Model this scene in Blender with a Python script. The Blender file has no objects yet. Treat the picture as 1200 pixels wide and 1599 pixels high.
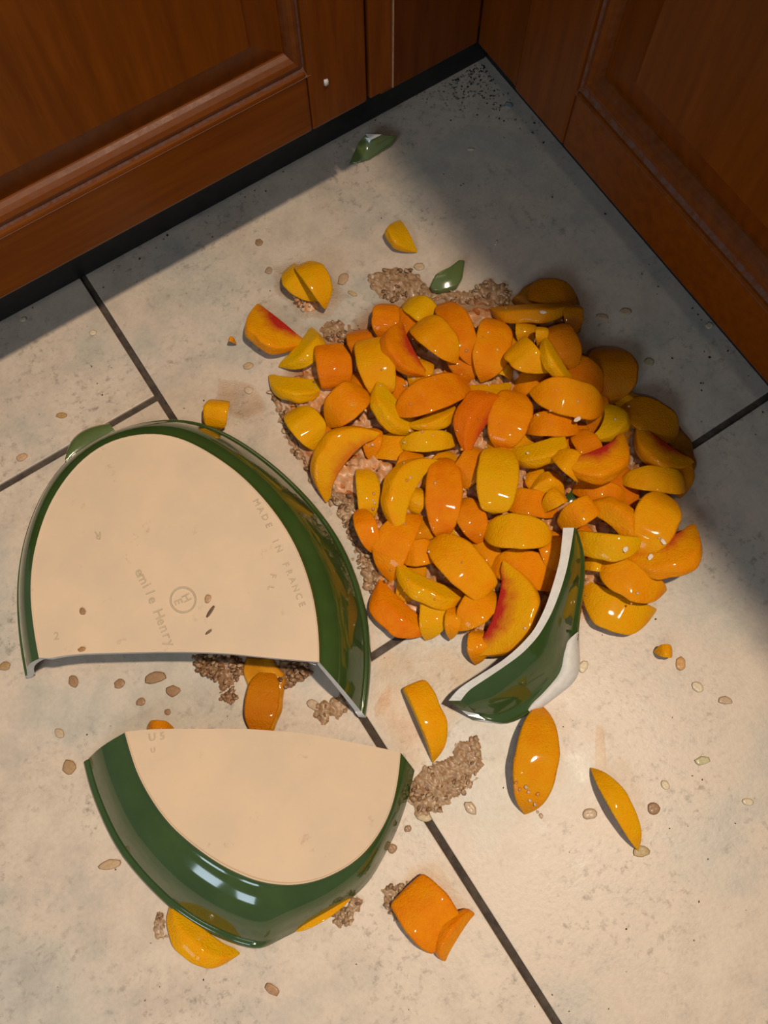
import bpy, bmesh, math, random
import numpy as np
from mathutils import Vector, Matrix, noise as mnoise

SC = bpy.context.scene
COL = SC.collection
random.seed(7)
RNG = np.random.default_rng(7)

# ------------------------------------------------------------------ camera
# world: x runs along the left cabinets away from the corner, y along the right cabinets, z up, metres
F_PX = 1413.163
CAM = Vector((0.44522, 0.52230, 0.80))
RIGHT = Vector((-0.83605947, 0.54861924, -0.00463663))
UP = Vector((-0.52518103, -0.79783925, 0.29603617))
FWD = Vector((-0.15871185, -0.24993891, -0.95516548))
cd = bpy.data.cameras.new('camera')
cd.sensor_fit = 'VERTICAL'; cd.sensor_height = 36.0; cd.sensor_width = 27.0
cd.lens = 36.0 * F_PX / 1599.0
cd.clip_start = 0.02; cd.clip_end = 50
cam = bpy.data.objects.new('camera', cd); COL.objects.link(cam)
m = Matrix((( RIGHT.x, UP.x, -FWD.x, CAM.x), (RIGHT.y, UP.y, -FWD.y, CAM.y), (RIGHT.z, UP.z, -FWD.z, CAM.z), (0, 0, 0, 1)))
cam.matrix_world = m
SC.camera = cam

# ------------------------------------------------------------------ world, lamps, exposure
SC.view_settings.view_transform = 'Standard'
SC.view_settings.look = 'None'
SC.view_settings.gamma = 1.0
SC.view_settings.use_curve_mapping = False
SC.view_settings.exposure = 0.0
w = bpy.data.worlds.new('world'); SC.world = w; w.use_nodes = True
bg = w.node_tree.nodes['Background']
bg.inputs[0].default_value = (0.82, 0.90, 1.0, 1); bg.inputs[1].default_value = 0.17

def area(name, loc, target, size, energy, color, shape='DISK', size_y=None):
    l = bpy.data.lights.new(name, 'AREA'); l.shape = shape; l.size = size
    if size_y: l.size_y = size_y
    l.energy = energy; l.color = color
    o = bpy.data.objects.new(name, l); COL.objects.link(o)
    o.location = loc
    d = Vector(target) - Vector(loc)
    o.rotation_euler = d.to_track_quat('-Z', 'Y').to_euler()
    return o
# warm ceiling lamp just over the right-hand counter edge; the counter shades the floor beside it
def spot(name, loc, target, radius, energy, color, cone, blend):
    l = bpy.data.lights.new(name, 'SPOT'); l.shadow_soft_size = radius; l.energy = energy; l.color = color
    l.spot_size = math.radians(cone); l.spot_blend = blend
    o = bpy.data.objects.new(name, l); COL.objects.link(o); o.location = loc
    o.rotation_euler = (Vector(target) - Vector(loc)).to_track_quat('-Z', 'Y').to_euler()
    return o
spot('overhead_light', (-0.035, 0.72, 2.4), (0.75, 0.55, 0), 0.045, 225, (1.0, 0.81, 0.61), 54, 1.0)
# cool daylight from a window further down the room
area('window_light', (2.55, 1.25, 1.9), (0.3, 0.4, 0), 0.42, 9, (0.70, 0.86, 1.0), 'RECTANGLE', 0.8)
area('window_light', (2.35, 1.95, 1.9), (0.3, 0.4, 0), 0.42, 9, (0.70, 0.86, 1.0), 'RECTANGLE', 0.8)
# weak unseen lamp added overhead for an extra highlight and softer shade
area('overhead_light', (1.15, 1.30, 2.4), (0.7, 0.7, 0), 0.10, 4, (1.0, 0.90, 0.78))

# ------------------------------------------------------------------ helpers
def U(px, py, z=0.0):
    d = FWD + RIGHT * ((px - 600) / F_PX) - UP * ((py - 799.5) / F_PX)
    t = (z - CAM.z) / d.z
    return CAM + d * t

def Upl(px, py, n, c):                      # meeting point of a sight line with the plane n.p = c
    d = FWD + RIGHT * ((px - 600) / F_PX) - UP * ((py - 799.5) / F_PX)
    t = (c - n.dot(CAM)) / n.dot(d)
    return CAM + d * t

def tag(o, label=None, cat=None, group=None, kind=None):
    if label: o['label'] = label
    if cat: o['category'] = cat
    if group: o['group'] = group
    if kind: o['kind'] = kind
    return o

def link(name, me, mat=None, parent=None, smooth=True):
    o = bpy.data.objects.new(name, me); COL.objects.link(o)
    if mat: me.materials.append(mat)
    if parent: o.parent = parent
    if smooth:
        me.polygons.foreach_set('use_smooth', [True] * len(me.polygons))
    return o

def mesh(name, verts, faces, mat=None, parent=None, smooth=True):
    me = bpy.data.meshes.new(name)
    me.from_pydata([tuple(v) for v in verts], [], faces); me.update()
    return link(name, me, mat, parent, smooth)

def from_bm(name, bm, mat=None, parent=None, smooth=False):
    me = bpy.data.meshes.new(name)
    bmesh.ops.recalc_face_normals(bm, faces=bm.faces)
    bm.to_mesh(me); bm.free()
    return link(name, me, mat, parent, smooth)

def empty(name, loc=(0, 0, 0)):
    o = bpy.data.objects.new(name, None); COL.objects.link(o); o.location = loc
    o.empty_display_size = 0.02
    return o

def box_bm(bm, lo, hi):
    vs = [bm.verts.new((x, y, z)) for x in (lo[0], hi[0]) for y in (lo[1], hi[1]) for z in (lo[2], hi[2])]
    for f in ((0, 1, 3, 2), (4, 6, 7, 5), (0, 4, 5, 1), (2, 3, 7, 6), (0, 2, 6, 4), (1, 5, 7, 3)):
        bm.faces.new([vs[i] for i in f])

def bevelled_box(name, lo, hi, bev, mat, parent=None, seg=2):
    bm = bmesh.new(); box_bm(bm, lo, hi)
    if bev: bmesh.ops.bevel(bm, geom=bm.edges[:], offset=bev, segments=seg, profile=0.6, affect='EDGES')
    return from_bm(name, bm, mat, parent)

# ------------------------------------------------------------------ materials
def newmat(name):
    m_ = bpy.data.materials.new(name); m_.use_nodes = True
    nt = m_.node_tree; bs = nt.nodes['Principled BSDF']
    return m_, nt, bs
def N(nt, typ, **kw):
    n = nt.nodes.new(typ)
    for k, v in kw.items(): setattr(n, k, v)
    return n
def noise_tex(nt, scale, detail=4, rough=0.55, coord='Object', vec=None):
    t = N(nt, 'ShaderNodeTexNoise'); t.inputs['Scale'].default_value = scale
    t.inputs['Detail'].default_value = detail; t.inputs['Roughness'].default_value = rough
    if vec is None:
        c = N(nt, 'ShaderNodeTexCoord'); vec = c.outputs[coord]
    nt.links.new(vec, t.inputs['Vector'])
    return t
def ramp(nt, src, stops):
    r = N(nt, 'ShaderNodeValToRGB')
    els = r.color_ramp.elements
    while len(els) < len(stops): els.new(0.5)
    for e, (p, c) in zip(els, stops):
        e.position = p; e.color = c if len(c) == 4 else (*c, 1)
    nt.links.new(src, r.inputs[0]); return r
def mix(nt, fac, a, b, mode='MIX'):
    x = N(nt, 'ShaderNodeMix', data_type='RGBA', blend_type=mode)
    for s, v in ((x.inputs[0], fac), (x.inputs[6], a), (x.inputs[7], b)):
        if isinstance(v, (int, float)): s.default_value = v
        elif isinstance(v, tuple): s.default_value = v if len(v) == 4 else (*v, 1)
        else: nt.links.new(v, s)
    return x.outputs[2]
def bump(nt, bs, src, strength, dist):
    b = N(nt, 'ShaderNodeBump'); b.inputs['Strength'].default_value = strength; b.inputs['Distance'].default_value = dist
    nt.links.new(src, b.inputs['Height']); nt.links.new(b.outputs[0], bs.inputs['Normal']); return b

def mat_tile():
    m_, nt, bs = newmat('stone_tile')
    big = noise_tex(nt, 7, 5, 0.6)
    mid = noise_tex(nt, 28, 6, 0.65)
    fine = noise_tex(nt, 260, 3, 0.6)
    spots = noise_tex(nt, 120, 5, 0.72); clus = noise_tex(nt, 11, 3, 0.6)
    base = ramp(nt, big.outputs[0], [(0.28, (0.43, 0.40, 0.35)), (0.42, (0.49, 0.44, 0.365)), (0.52, (0.55, 0.455, 0.365)), (0.66, (0.58, 0.49, 0.39))])
    c = mix(nt, 0.6, base.outputs[0], ramp(nt, mid.outputs[0], [(0.34, (0.80, 0.80, 0.80)), (0.56, (1, 1, 1))]).outputs[0], 'MULTIPLY')
    sp = ramp(nt, spots.outputs[0], [(0.33, (0.50, 0.49, 0.48)), (0.47, (1, 1, 1))])
    cl = ramp(nt, clus.outputs[0], [(0.42, (0.10,) * 3), (0.62, (0.95,) * 3)])
    c = mix(nt, cl.outputs[0], c, mix(nt, 1.0, c, sp.outputs[0], 'MULTIPLY'))
    c = mix(nt, 0.35, c, ramp(nt, fine.outputs[0], [(0.3, (0.75, 0.74, 0.72)), (0.62, (1, 1, 1))]).outputs[0], 'MULTIPLY')
    nt.links.new(c, bs.inputs['Base Color'])
    rr = ramp(nt, mid.outputs[0], [(0.3, (0.36,) * 3), (0.7, (0.50,) * 3)])
    nt.links.new(rr.outputs[0], bs.inputs['Roughness'])
    bump(nt, bs, fine.outputs[0], 0.25, 0.0006)
    return m_

def mat_simple(name, col, rough=0.5, col2=None, scale=60, bumpd=0, coat=0, spec=None, sss=0):
    m_, nt, bs = newmat(name)
    bs.inputs['Roughness'].default_value = rough
    if col2:
        t = noise_tex(nt, scale, 5, 0.6)
        r = ramp(nt, t.outputs[0], [(0.35, col), (0.65, col2)])
        nt.links.new(r.outputs[0], bs.inputs['Base Color'])
        if bumpd: bump(nt, bs, t.outputs[0], 0.5, bumpd)
    else:
        bs.inputs['Base Color'].default_value = (*col, 1)
    if coat: bs.inputs['Coat Weight'].default_value = coat; bs.inputs['Coat Roughness'].default_value = 0.05
    if spec is not None: bs.inputs['Specular IOR Level'].default_value = spec
    return m_

def mat_wood(name, dark, light, axis):
    m_, nt, bs = newmat(name)
    c = N(nt, 'ShaderNodeTexCoord')
    mp = N(nt, 'ShaderNodeMapping')
    mp.inputs['Scale'].default_value = {'x': (1.0, 12, 12), 'z': (12, 12, 1.0)}[axis]
    nt.links.new(c.outputs['Object'], mp.inputs[0])
    g = noise_tex(nt, 9, 6, 0.6, vec=mp.outputs[0])
    g2 = noise_tex(nt, 60, 3, 0.6, vec=mp.outputs[0])
    r = ramp(nt, g.outputs[0], [(0.3, dark), (0.7, light)])
    col = mix(nt, 0.35, r.outputs[0], ramp(nt, g2.outputs[0], [(0.35, (0.84, 0.82, 0.80)), (0.6, (1, 1, 1))]).outputs[0], 'MULTIPLY')
    # grey dust lying on the moulding ledges
    mr = N(nt, 'ShaderNodeAttribute', attribute_type='GEOMETRY', attribute_name='dust')
    dn = noise_tex(nt, 180, 4, 0.65)
    mm = N(nt, 'ShaderNodeMath', operation='MULTIPLY'); nt.links.new(mr.outputs['Fac'], mm.inputs[0])
    dr = ramp(nt, dn.outputs[0], [(0.36, (0.15,) * 3), (0.62, (0.95,) * 3)]); nt.links.new(dr.outputs[0], mm.inputs[1])
    col = mix(nt, mm.outputs[0], col, (0.135, 0.075, 0.058))
    nt.links.new(col, bs.inputs['Base Color'])
    rm = N(nt, 'ShaderNodeMapRange'); rm.inputs[3].default_value = 0.36; rm.inputs[4].default_value = 0.8
    nt.links.new(mm.outputs[0], rm.inputs[0]); nt.links.new(rm.outputs[0], bs.inputs['Roughness'])
    bs.inputs['Specular IOR Level'].default_value = 0.16
    return m_

def mat_peach():
    m_, nt, bs = newmat('peach_flesh')
    def oattr(nm):
        a = N(nt, 'ShaderNodeAttribute', attribute_type='OBJECT', attribute_name=nm); return a
    pit = N(nt, 'ShaderNodeAttribute', attribute_type='GEOMETRY', attribute_name='pit')
    skin = N(nt, 'ShaderNodeAttribute', attribute_type='GEOMETRY', attribute_name='skin')
    tint = oattr('tint'); blush = oattr('blush'); deep = oattr('deep')
    n1 = noise_tex(nt, 60, 5, 0.62); n2 = noise_tex(nt, 650, 3, 0.65)
    # tint moved about by noise, the skin side a little more orange
    a1 = N(nt, 'ShaderNodeMath', operation='MULTIPLY_ADD'); nt.links.new(n1.outputs[0], a1.inputs[0]); a1.inputs[1].default_value = 0.7; a1.inputs[2].default_value = -0.35
    a2 = N(nt, 'ShaderNodeMath', operation='ADD'); nt.links.new(tint.outputs['Fac'], a2.inputs[0]); nt.links.new(a1.outputs[0], a2.inputs[1])
    a3 = N(nt, 'ShaderNodeMath', operation='MULTIPLY_ADD'); nt.links.new(skin.outputs['Fac'], a3.inputs[0]); a3.inputs[1].default_value = 0.12; nt.links.new(a2.outputs[0], a3.inputs[2])
    base = ramp(nt, a3.outputs[0], [(0.0, (0.66, 0.38, 0.0005)), (0.35, (0.72, 0.315, 0.0003)), (0.7, (0.72, 0.225, 0.0003)), (1.0, (0.66, 0.145, 0.0008))])
    base.color_ramp.interpolation = 'LINEAR'
    # red flush around the stone cavity
    pn = N(nt, 'ShaderNodeMath', operation='MULTIPLY_ADD'); nt.links.new(n1.outputs[0], pn.inputs[0]); pn.inputs[1].default_value = 0.8; pn.inputs[2].default_value = -0.4
    pa = N(nt, 'ShaderNodeMath', operation='ADD'); nt.links.new(pit.outputs['Fac'], pa.inputs[0]); nt.links.new(pn.outputs[0], pa.inputs[1])
    pr = N(nt, 'ShaderNodeMapRange'); pr.inputs[1].default_value = 0.26; pr.inputs[2].default_value = 0.78; nt.links.new(pa.outputs[0], pr.inputs[0])
    pm = N(nt, 'ShaderNodeMath', operation='MULTIPLY'); nt.links.new(pr.outputs[0], pm.inputs[0]); nt.links.new(blush.outputs['Fac'], pm.inputs[1])
    c = mix(nt, pm.outputs[0], base.outputs[0], (0.42, 0.022, 0.012))
    c = mix(nt, deep.outputs['Fac'], c, (0.26, 0.085, 0.0015))
    nt.links.new(c, bs.inputs['Base Color'])
    bs.inputs['Roughness'].default_value = 0.34
    bs.inputs['IOR'].default_value = 1.33
    bs.inputs['Subsurface Weight'].default_value = 0.22
    bs.inputs['Subsurface Radius'].default_value = (1.0, 0.35, 0.06)
    bs.inputs['Subsurface Scale'].default_value = 0.006
    bs.inputs['Coat Weight'].default_value = 0.40; bs.inputs['Specular IOR Level'].default_value = 0.15; bs.inputs['Coat Roughness'].default_value = 0.05; bs.inputs['Coat IOR'].default_value = 1.36
    mx = N(nt, 'ShaderNodeMath', operation='MULTIPLY_ADD'); nt.links.new(n2.outputs[0], mx.inputs[0]); mx.inputs[1].default_value = 0.8; nt.links.new(n1.outputs[0], mx.inputs[2])
    bump(nt, bs, mx.outputs[0], 0.7, 0.0024)
    return m_

def mat_film(name, tint, dens_scale=120, gloss_rough=0.06, bumpd=0.001, bumps=220):
    """a thin wet film: tinted see-through liquid with a clear mirror-like surface; 'thick' runs out to 0 at its edge"""
    m_, nt, bs = newmat(name)
    nt.nodes.remove(bs)
    out = nt.nodes['Material Output']
    tr = N(nt, 'ShaderNodeBsdfTransparent'); gl = N(nt, 'ShaderNodeBsdfGlossy'); gl.inputs['Roughness'].default_value = gloss_rough
    n = noise_tex(nt, dens_scale, 4, 0.6)
    th = N(nt, 'ShaderNodeAttribute', attribute_type='GEOMETRY', attribute_name='thick')
    r = ramp(nt, n.outputs[0], [(0.3, tint[0]), (0.7, tint[1])])
    c = mix(nt, th.outputs['Fac'], (1.0, 1.0, 1.0), r.outputs[0])
    nt.links.new(c, tr.inputs[0])
    fr = N(nt, 'ShaderNodeFresnel'); fr.inputs[0].default_value = 1.48
    b = N(nt, 'ShaderNodeBump'); b.inputs['Strength'].default_value = 1.0; b.inputs['Distance'].default_value = bumpd
    n2 = noise_tex(nt, bumps, 3, 0.6); nt.links.new(n2.outputs[0], b.inputs['Height'])
    nt.links.new(b.outputs[0], gl.inputs['Normal']); nt.links.new(b.outputs[0], fr.inputs['Normal'])
    ff = N(nt, 'ShaderNodeMath', operation='MULTIPLY'); nt.links.new(fr.outputs[0], ff.inputs[0]); nt.links.new(th.outputs['Fac'], ff.inputs[1])
    ms = N(nt, 'ShaderNodeMixShader'); nt.links.new(ff.outputs[0], ms.inputs[0]); nt.links.new(tr.outputs[0], ms.inputs[1]); nt.links.new(gl.outputs[0], ms.inputs[2])
    nt.links.new(ms.outputs[0], out.inputs[0])
    return m_

def mat_gel(name, c1, c2):
    m_, nt, bs = newmat(name)
    n = noise_tex(nt, 70, 4, 0.6)
    nt.links.new(ramp(nt, n.outputs[0], [(0.35, c1), (0.65, c2)]).outputs[0], bs.inputs['Base Color'])
    bs.inputs['Roughness'].default_value = 0.12; bs.inputs['IOR'].default_value = 1.38
    bs.inputs['Subsurface Weight'].default_value = 0.35; bs.inputs['Subsurface Radius'].default_value = (1, .4, .1); bs.inputs['Subsurface Scale'].default_value = 0.006
    bump(nt, bs, n.outputs[0], 0.6, 0.0025)
    return m_

def mat_crumb(name, rough=0.4):
    m_, nt, bs = newmat(name)
    a = N(nt, 'ShaderNodeAttribute', attribute_type='GEOMETRY', attribute_name='shade')
    t = noise_tex(nt, 500, 3, 0.6)
    c = mix(nt, 0.5, a.outputs['Color'], ramp(nt, t.outputs[0], [(0.3, (0.6, 0.55, 0.5)), (0.65, (1, 1, 1))]).outputs[0], 'MULTIPLY')
    nt.links.new(c, bs.inputs['Base Color']); bs.inputs['Roughness'].default_value = rough
    bs.inputs['Coat Weight'].default_value = 0.12; bs.inputs['Coat Roughness'].default_value = 0.2
    bs.inputs['Subsurface Weight'].default_value = 0.25; bs.inputs['Subsurface Radius'].default_value = (1, .6, .3); bs.inputs['Subsurface Scale'].default_value = 0.003
    bump(nt, bs, t.outputs[0], 0.3, 0.0006)
    return m_

def mat_base():
    m_, nt, bs = newmat('unglazed_ceramic')
    e = N(nt, 'ShaderNodeAttribute', attribute_type='GEOMETRY', attribute_name='edge')
    n1 = noise_tex(nt, 16, 4, 0.6); n2 = noise_tex(nt, 130, 5, 0.7)
    c = ramp(nt, n1.outputs[0], [(0.3, (0.54, 0.42, 0.30)), (0.7, (0.62, 0.465, 0.31))]).outputs[0]
    a = N(nt, 'ShaderNodeMath', operation='MULTIPLY_ADD'); nt.links.new(n2.outputs[0], a.inputs[0]); a.inputs[1].default_value = 1.2; nt.links.new(e.outputs['Fac'], a.inputs[2])
    r = ramp(nt, a.outputs[0], [(1.0, (0, 0, 0)), (1.5, (1, 1, 1))])
    ms = N(nt, 'ShaderNodeMath', operation='MULTIPLY'); ms.inputs[1].default_value = 0.75; nt.links.new(r.outputs[0], ms.inputs[0])
    c = mix(nt, ms.outputs[0], c, (0.13, 0.07, 0.03))
    sp = noise_tex(nt, 55, 5, 0.7)
    c = mix(nt, 0.5, c, ramp(nt, sp.outputs[0], [(0.27, (0.62, 0.55, 0.48)), (0.36, (1, 1, 1))]).outputs[0], 'MULTIPLY')
    nt.links.new(c, bs.inputs['Base Color']); bs.inputs['Roughness'].default_value = 0.55
    bs.inputs['Specular IOR Level'].default_value = 0.3
    bump(nt, bs, n2.outputs[0], 0.12, 0.0004)
    return m_

M = dict(
    tile=mat_tile(),
    grout=mat_simple('grout', (0.035, 0.024, 0.018), 0.9, (0.075, 0.055, 0.04), 120, 0.001),
    wood_h=mat_wood('cherry_wood_rail', (0.108, 0.0250, 0.0012), (0.168, 0.0430, 0.0022), 'x'),
    wood_v=mat_wood('cherry_wood_stile', (0.108, 0.0250, 0.0012), (0.168, 0.0430, 0.0022), 'z'),
    palewood=mat_simple('pale_wood', (0.30, 0.17, 0.09), 0.5, (0.42, 0.26, 0.15), 90),
    kick=mat_simple('black_toe_kick', (0.006, 0.007, 0.008), 0.5, (0.012, 0.013, 0.014), 90),
    counter=mat_simple('counter_stone', (0.10, 0.09, 0.08), 0.3, (0.2, 0.18, 0.16), 80),
    peach=mat_peach(),
    green=mat_simple('green_glaze', (0.030, 0.060, 0.013), 0.09, (0.038, 0.073, 0.017), 30, 0, 0.6),
    lightgreen=mat_simple('pale_green_glaze', (0.082, 0.118, 0.036), 0.14, (0.10, 0.138, 0.046), 40, 0, 0.5),
    white=mat_simple('white_ceramic_body', (0.56, 0.55, 0.52), 0.65, (0.64, 0.62, 0.58), 200, 0.0004),
    lining=mat_simple('white_inner_glaze', (0.50, 0.51, 0.52), 0.2, (0.55, 0.55, 0.55), 40, 0, 0.3),
    base=mat_base(),
    letter=mat_simple('embossed_mark', (0.40, 0.32, 0.22), 0.6, (0.46, 0.37, 0.26), 120),
    crumb=mat_crumb('wet_oat_crumble', 0.5),
    oat=mat_crumb('dry_oat_flake', 0.6),
    dirt=mat_crumb('floor_dirt', 0.85),
    syrup=mat_film('brown_syrup', ((0.66, 0.36, 0.16), (0.84, 0.58, 0.36)), 60, 0.06, 0.0008, 300),
    gel=mat_gel('thick_brown_syrup', (0.20, 0.075, 0.008), (0.34, 0.135, 0.012)),
    amber=mat_gel('amber_syrup', (0.42, 0.155, 0.004), (0.56, 0.24, 0.012)),
    juice=mat_film('clear_juice', ((0.92, 0.83, 0.74), (0.99, 0.96, 0.92)), 40, 0.36, 0.0005, 700),
)

# ------------------------------------------------------------------ floor: recessed grout and separate tiles
floor = bevelled_box('floor', (-0.62, -0.62, -0.03), (2.4, 2.4, -0.0025), 0, M['grout'])
tag(floor, 'beige stone tiled kitchen floor with dark brown grout', None, None, 'structure')
G = 0.0033
def tile(x0, x1, y0, y1):
    return bevelled_box('tile', (x0 + G, y0 + G, -0.012), (x1 - G, y1 - G, 0.0), 0.0009, M['tile'], floor, 2)
XS = [-0.226, 0.4298, 1.0855, 1.741]
for i in range(3):
    off = 0.4187 if i % 2 == 0 else 0.0957
    for k in (-1, 0, 1):
        y0 = off + k * 0.6557
        tile(XS[i], XS[i + 1], y0, y0 + 0.6557)

# ------------------------------------------------------------------ cabinets
def axes(side):
    # (u along the cabinet from the corner, w outward from its face, z) -> world
    return (lambda u, w_, z: (u, w_, z)) if side == 'left' else (lambda u, w_, z: (w_, u, z))

def pbox(name, side, lo, hi, mat, parent, bev=0.0012):
    T = axes(side); a, b = T(*lo), T(*hi)
    return bevelled_box(name, tuple(map(min, a, b)), tuple(map(max, a, b)), bev, mat, parent)

def ring(name, side, rects, mat, parent, fill_last=False, dust=None):
    """rects: list of (u0,u1,z0,z1,w): nested rectangular loops joined by bands"""
    T = axes(side); vs = []; fs = []
    for (u0, u1, z0, z1, w_) in rects:
        for (u, z) in ((u0, z0), (u1, z0), (u1, z1), (u0, z1)): vs.append(T(u, w_, z))
    for k in range(len(rects) - 1):
        for j in range(4):
            a = 4 * k + j; b = 4 * k + (j + 1) % 4
            fs.append((a, b, b + 4, a + 4))
    if fill_last: n = 4 * (len(rects) - 1); fs.append((n, n + 1, n + 2, n + 3))
    bm = bmesh.new(); bv = [bm.verts.new(v) for v in vs]
    for f in fs: bm.faces.new([bv[i] for i in f])
    o = from_bm(name, bm, mat, parent)
    if dust: o.data.attributes.new('dust', 'FLOAT', 'POINT').data.foreach_set('value', [d for d in dust for _ in range(4)])
    return o

def cabinet(name, side, door_u0, door_u1, mo_u, in_u, fi_u, mo_z, in_z, fi_z, label, length, strip):
    root = empty(name, (0, 0, 0))
    tag(root, label, 'cabinet', 'wooden base cabinets')
    ZT, ZB = 0.88, 0.105
    start = 0.0
    pbox('carcass', side, (-0.05 if side == 'left' else 0.0, -0.56, ZB), (length, -0.019, ZT), M['wood_v'], root)
    kk = -0.0619 if side == 'left' else -0.0672
    pbox('toe_kick', side, (-0.066, -0.09, 0.0), (length, kk, ZB), M['kick'], root, 0)
    lim = strip[0] if strip else door_u0 - 0.003
    pbox('corner_filler', side, (0.0005 if side == 'left' else 0.001, -0.0185, ZB + 0.005), (lim - 0.001, 0.0, ZT - 0.01), M['wood_v'], root)
    pbox('face_frame', side, (lim, -0.0185, ZB + 0.02), (length, 0.0, ZT - 0.01), M['wood_h'], root)
    if strip:
        pbox('scribe_strip', side, (strip[0], 0.0005, 0.1385), (strip[1], 0.0205, 0.80), M['wood_v'], root, 0.002)
        pbox('pale_edge', side, (strip[0] - 0.0012, 0.0004, 0.1385), (strip[0] - 0.0001, 0.0212, 0.80), M['palewood'], root, 0)  # thin strip of paler wood along the corner-side edge
    # door: frame boards, applied moulding, raised panel
    z0, z1 = 0.137, 0.80
    dr = empty('door'); dr.parent = root
    mu1 = door_u1 - (mo_u - door_u0)          # the far side mirrors the near side
    iu1 = door_u1 - (in_u - door_u0); fu1 = door_u1 - (fi_u - door_u0)
    mz1 = z1 - (mo_z - z0); iz1 = z1 - (in_z - z0); fz1 = z1 - (fi_z - z0)
    seat = 0.004
    pbox('stile', side, (door_u0, 0.0005, z0), (mo_u + seat, 0.020, z1), M['wood_v'], dr, 0.0026)
    pbox('stile', side, (mu1 - seat, 0.0005, z0), (door_u1, 0.020, z1), M['wood_v'], dr, 0.0026)
    pbox('rail', side, (mo_u + seat + .0003, 0.0005, z0), (mu1 - seat - .0003, 0.0199, mo_z + seat), M['wood_h'], dr, 0.0026)
    pbox('rail', side, (mo_u + seat + .0003, 0.0005, mz1 - seat), (mu1 - seat - .0003, 0.0199, z1), M['wood_h'], dr, 0.0026)
    def R(f, w_, g=0.0):                       # rectangle a fraction f of the way from moulding outer to inner edge
        l = lambda a, b: a + (b - a) * f
        return (l(mo_u, in_u), l(mu1, iu1), l(mo_z, in_z), l(mz1, iz1), w_)
    ring('moulding', side, [R(0.0, 0.0192), R(0.0, 0.0203), R(0.05, 0.0190), R(0.34, 0.0152), R(0.42, 0.0166), R(0.58, 0.0172), R(0.76, 0.0154), R(0.9, 0.0120), R(1.0, 0.0085), R(1.03, 0.0065)],
         M['wood_h'], dr, False, (.5, 1, 1, 1, .35, .12, .15, .25, .2, 0))
    ring('raised_panel', side, [(in_u - .004, iu1 + .004, in_z - .004, iz1 + .004, 0.0070), (in_u + .002, iu1 - .002, in_z + .002, iz1 - .002, 0.0072),
         (fi_u - .004, fu1 + .004, fi_z - .004, fz1 + .004, 0.0140), (fi_u, fu1, fi_z, fz1, 0.0152), (fi_u + .001, fu1 - .001, fi_z + .001, fz1 - .001, 0.0172)], M['wood_v'], dr, True)
    return root

cabinet('base_cabinet', 'left', 0.137, 0.66, 0.190, 0.206, 0.2375, 0.200, 0.2205, 0.252,
        'reddish brown base cabinet with raised panel door, on the left above the dark strip', 0.80, (0.111, 0.1345))
cabinet('base_cabinet', 'right', 0.081, 0.60, 0.149, 0.167, 0.2035, 0.197, 0.2215, 0.253,
        'darker wooden base cabinet with dusty moulding, beside the blue-grey shaded floor', 1.6, None)
# worktop over both cabinets (above the frame; it shades the floor along the right-hand cabinet)
bm = bmesh.new()
pts = [(-0.60, -0.60), (0.82, -0.60), (0.82, 0.030), (0.045, 0.030), (0.045, 1.62), (-0.60, 1.62)]
lo = [bm.verts.new((x, y, 0.8805)) for x, y in pts]; hi = [bm.verts.new((x, y, 0.92)) for x, y in pts]
bm.faces.new(lo); bm.faces.new(hi)
for i in range(6): bm.faces.new((lo[i], lo[(i + 1) % 6], hi[(i + 1) % 6], hi[i]))
ct = from_bm('countertop', bm, M['counter'])
tag(ct, 'stone countertop lying across both wooden base cabinets', 'countertop')

# ------------------------------------------------------------------ dish fragments
def resample(pts, n):
    P = np.array([tuple(p) for p in pts], float)
    s = np.r_[0, np.cumsum(np.linalg.norm(np.diff(P, axis=0), axis=1))]
    # smooth Catmull-like resampling: linear then light smoothing
    t = np.linspace(0, s[-1], n)
    Q = np.stack([np.interp(t, s, P[:, k]) for k in range(P.shape[1])], 1)
    for _ in range(3):
        Q[1:-1] = 0.25 * Q[:-2] + 0.5 * Q[1:-1] + 0.25 * Q[2:]
    return [Vector(q) for q in Q]

def grid_faces(nr, nc, off=0):
    return [(off + i * nc + j, off + i * nc + j + 1, off + (i + 1) * nc + j + 1, off + (i + 1) * nc + j) for i in range(nr - 1) for j in range(nc - 1)]

PROFILE = [(0.0, 1.0), (0.012, 0.985), (0.03, 0.945), (0.10, 0.93), (0.22, 0.90), (0.36, 0.83), (0.50, 0.72), (0.62, 0.585), (0.72, 0.445), (0.80, 0.325),
           (0.855, 0.245), (0.875, 0.205), (0.89, 0.195), (0.915, 0.205), (0.95, 0.19), (0.985, 0.13), (1.0, 0.05), (0.985, 0.0)]

def wall_grid(base, rim, lip):
    """outer wall: for every station a profile from the foot edge to the rim; lip[i] tells how much of the rim fold is still there"""
    rows = []
    for i, (b, r) in enumerate(zip(base, rim)):
        col = []
        for (u, h) in PROFILE:
            if u > 0.85:
                h2 = max(0.0, 0.26 * (1.0 - (u - .85) / .15)) if u < 1 else 0.0
                h = h * lip[i] + h2 * (1 - lip[i])
            p = b.lerp(r, u); z = r.z + (b.z - r.z) * h
            col.append(Vector((p.x, p.y, z)))
        rows.append(col)
    return rows

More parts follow.
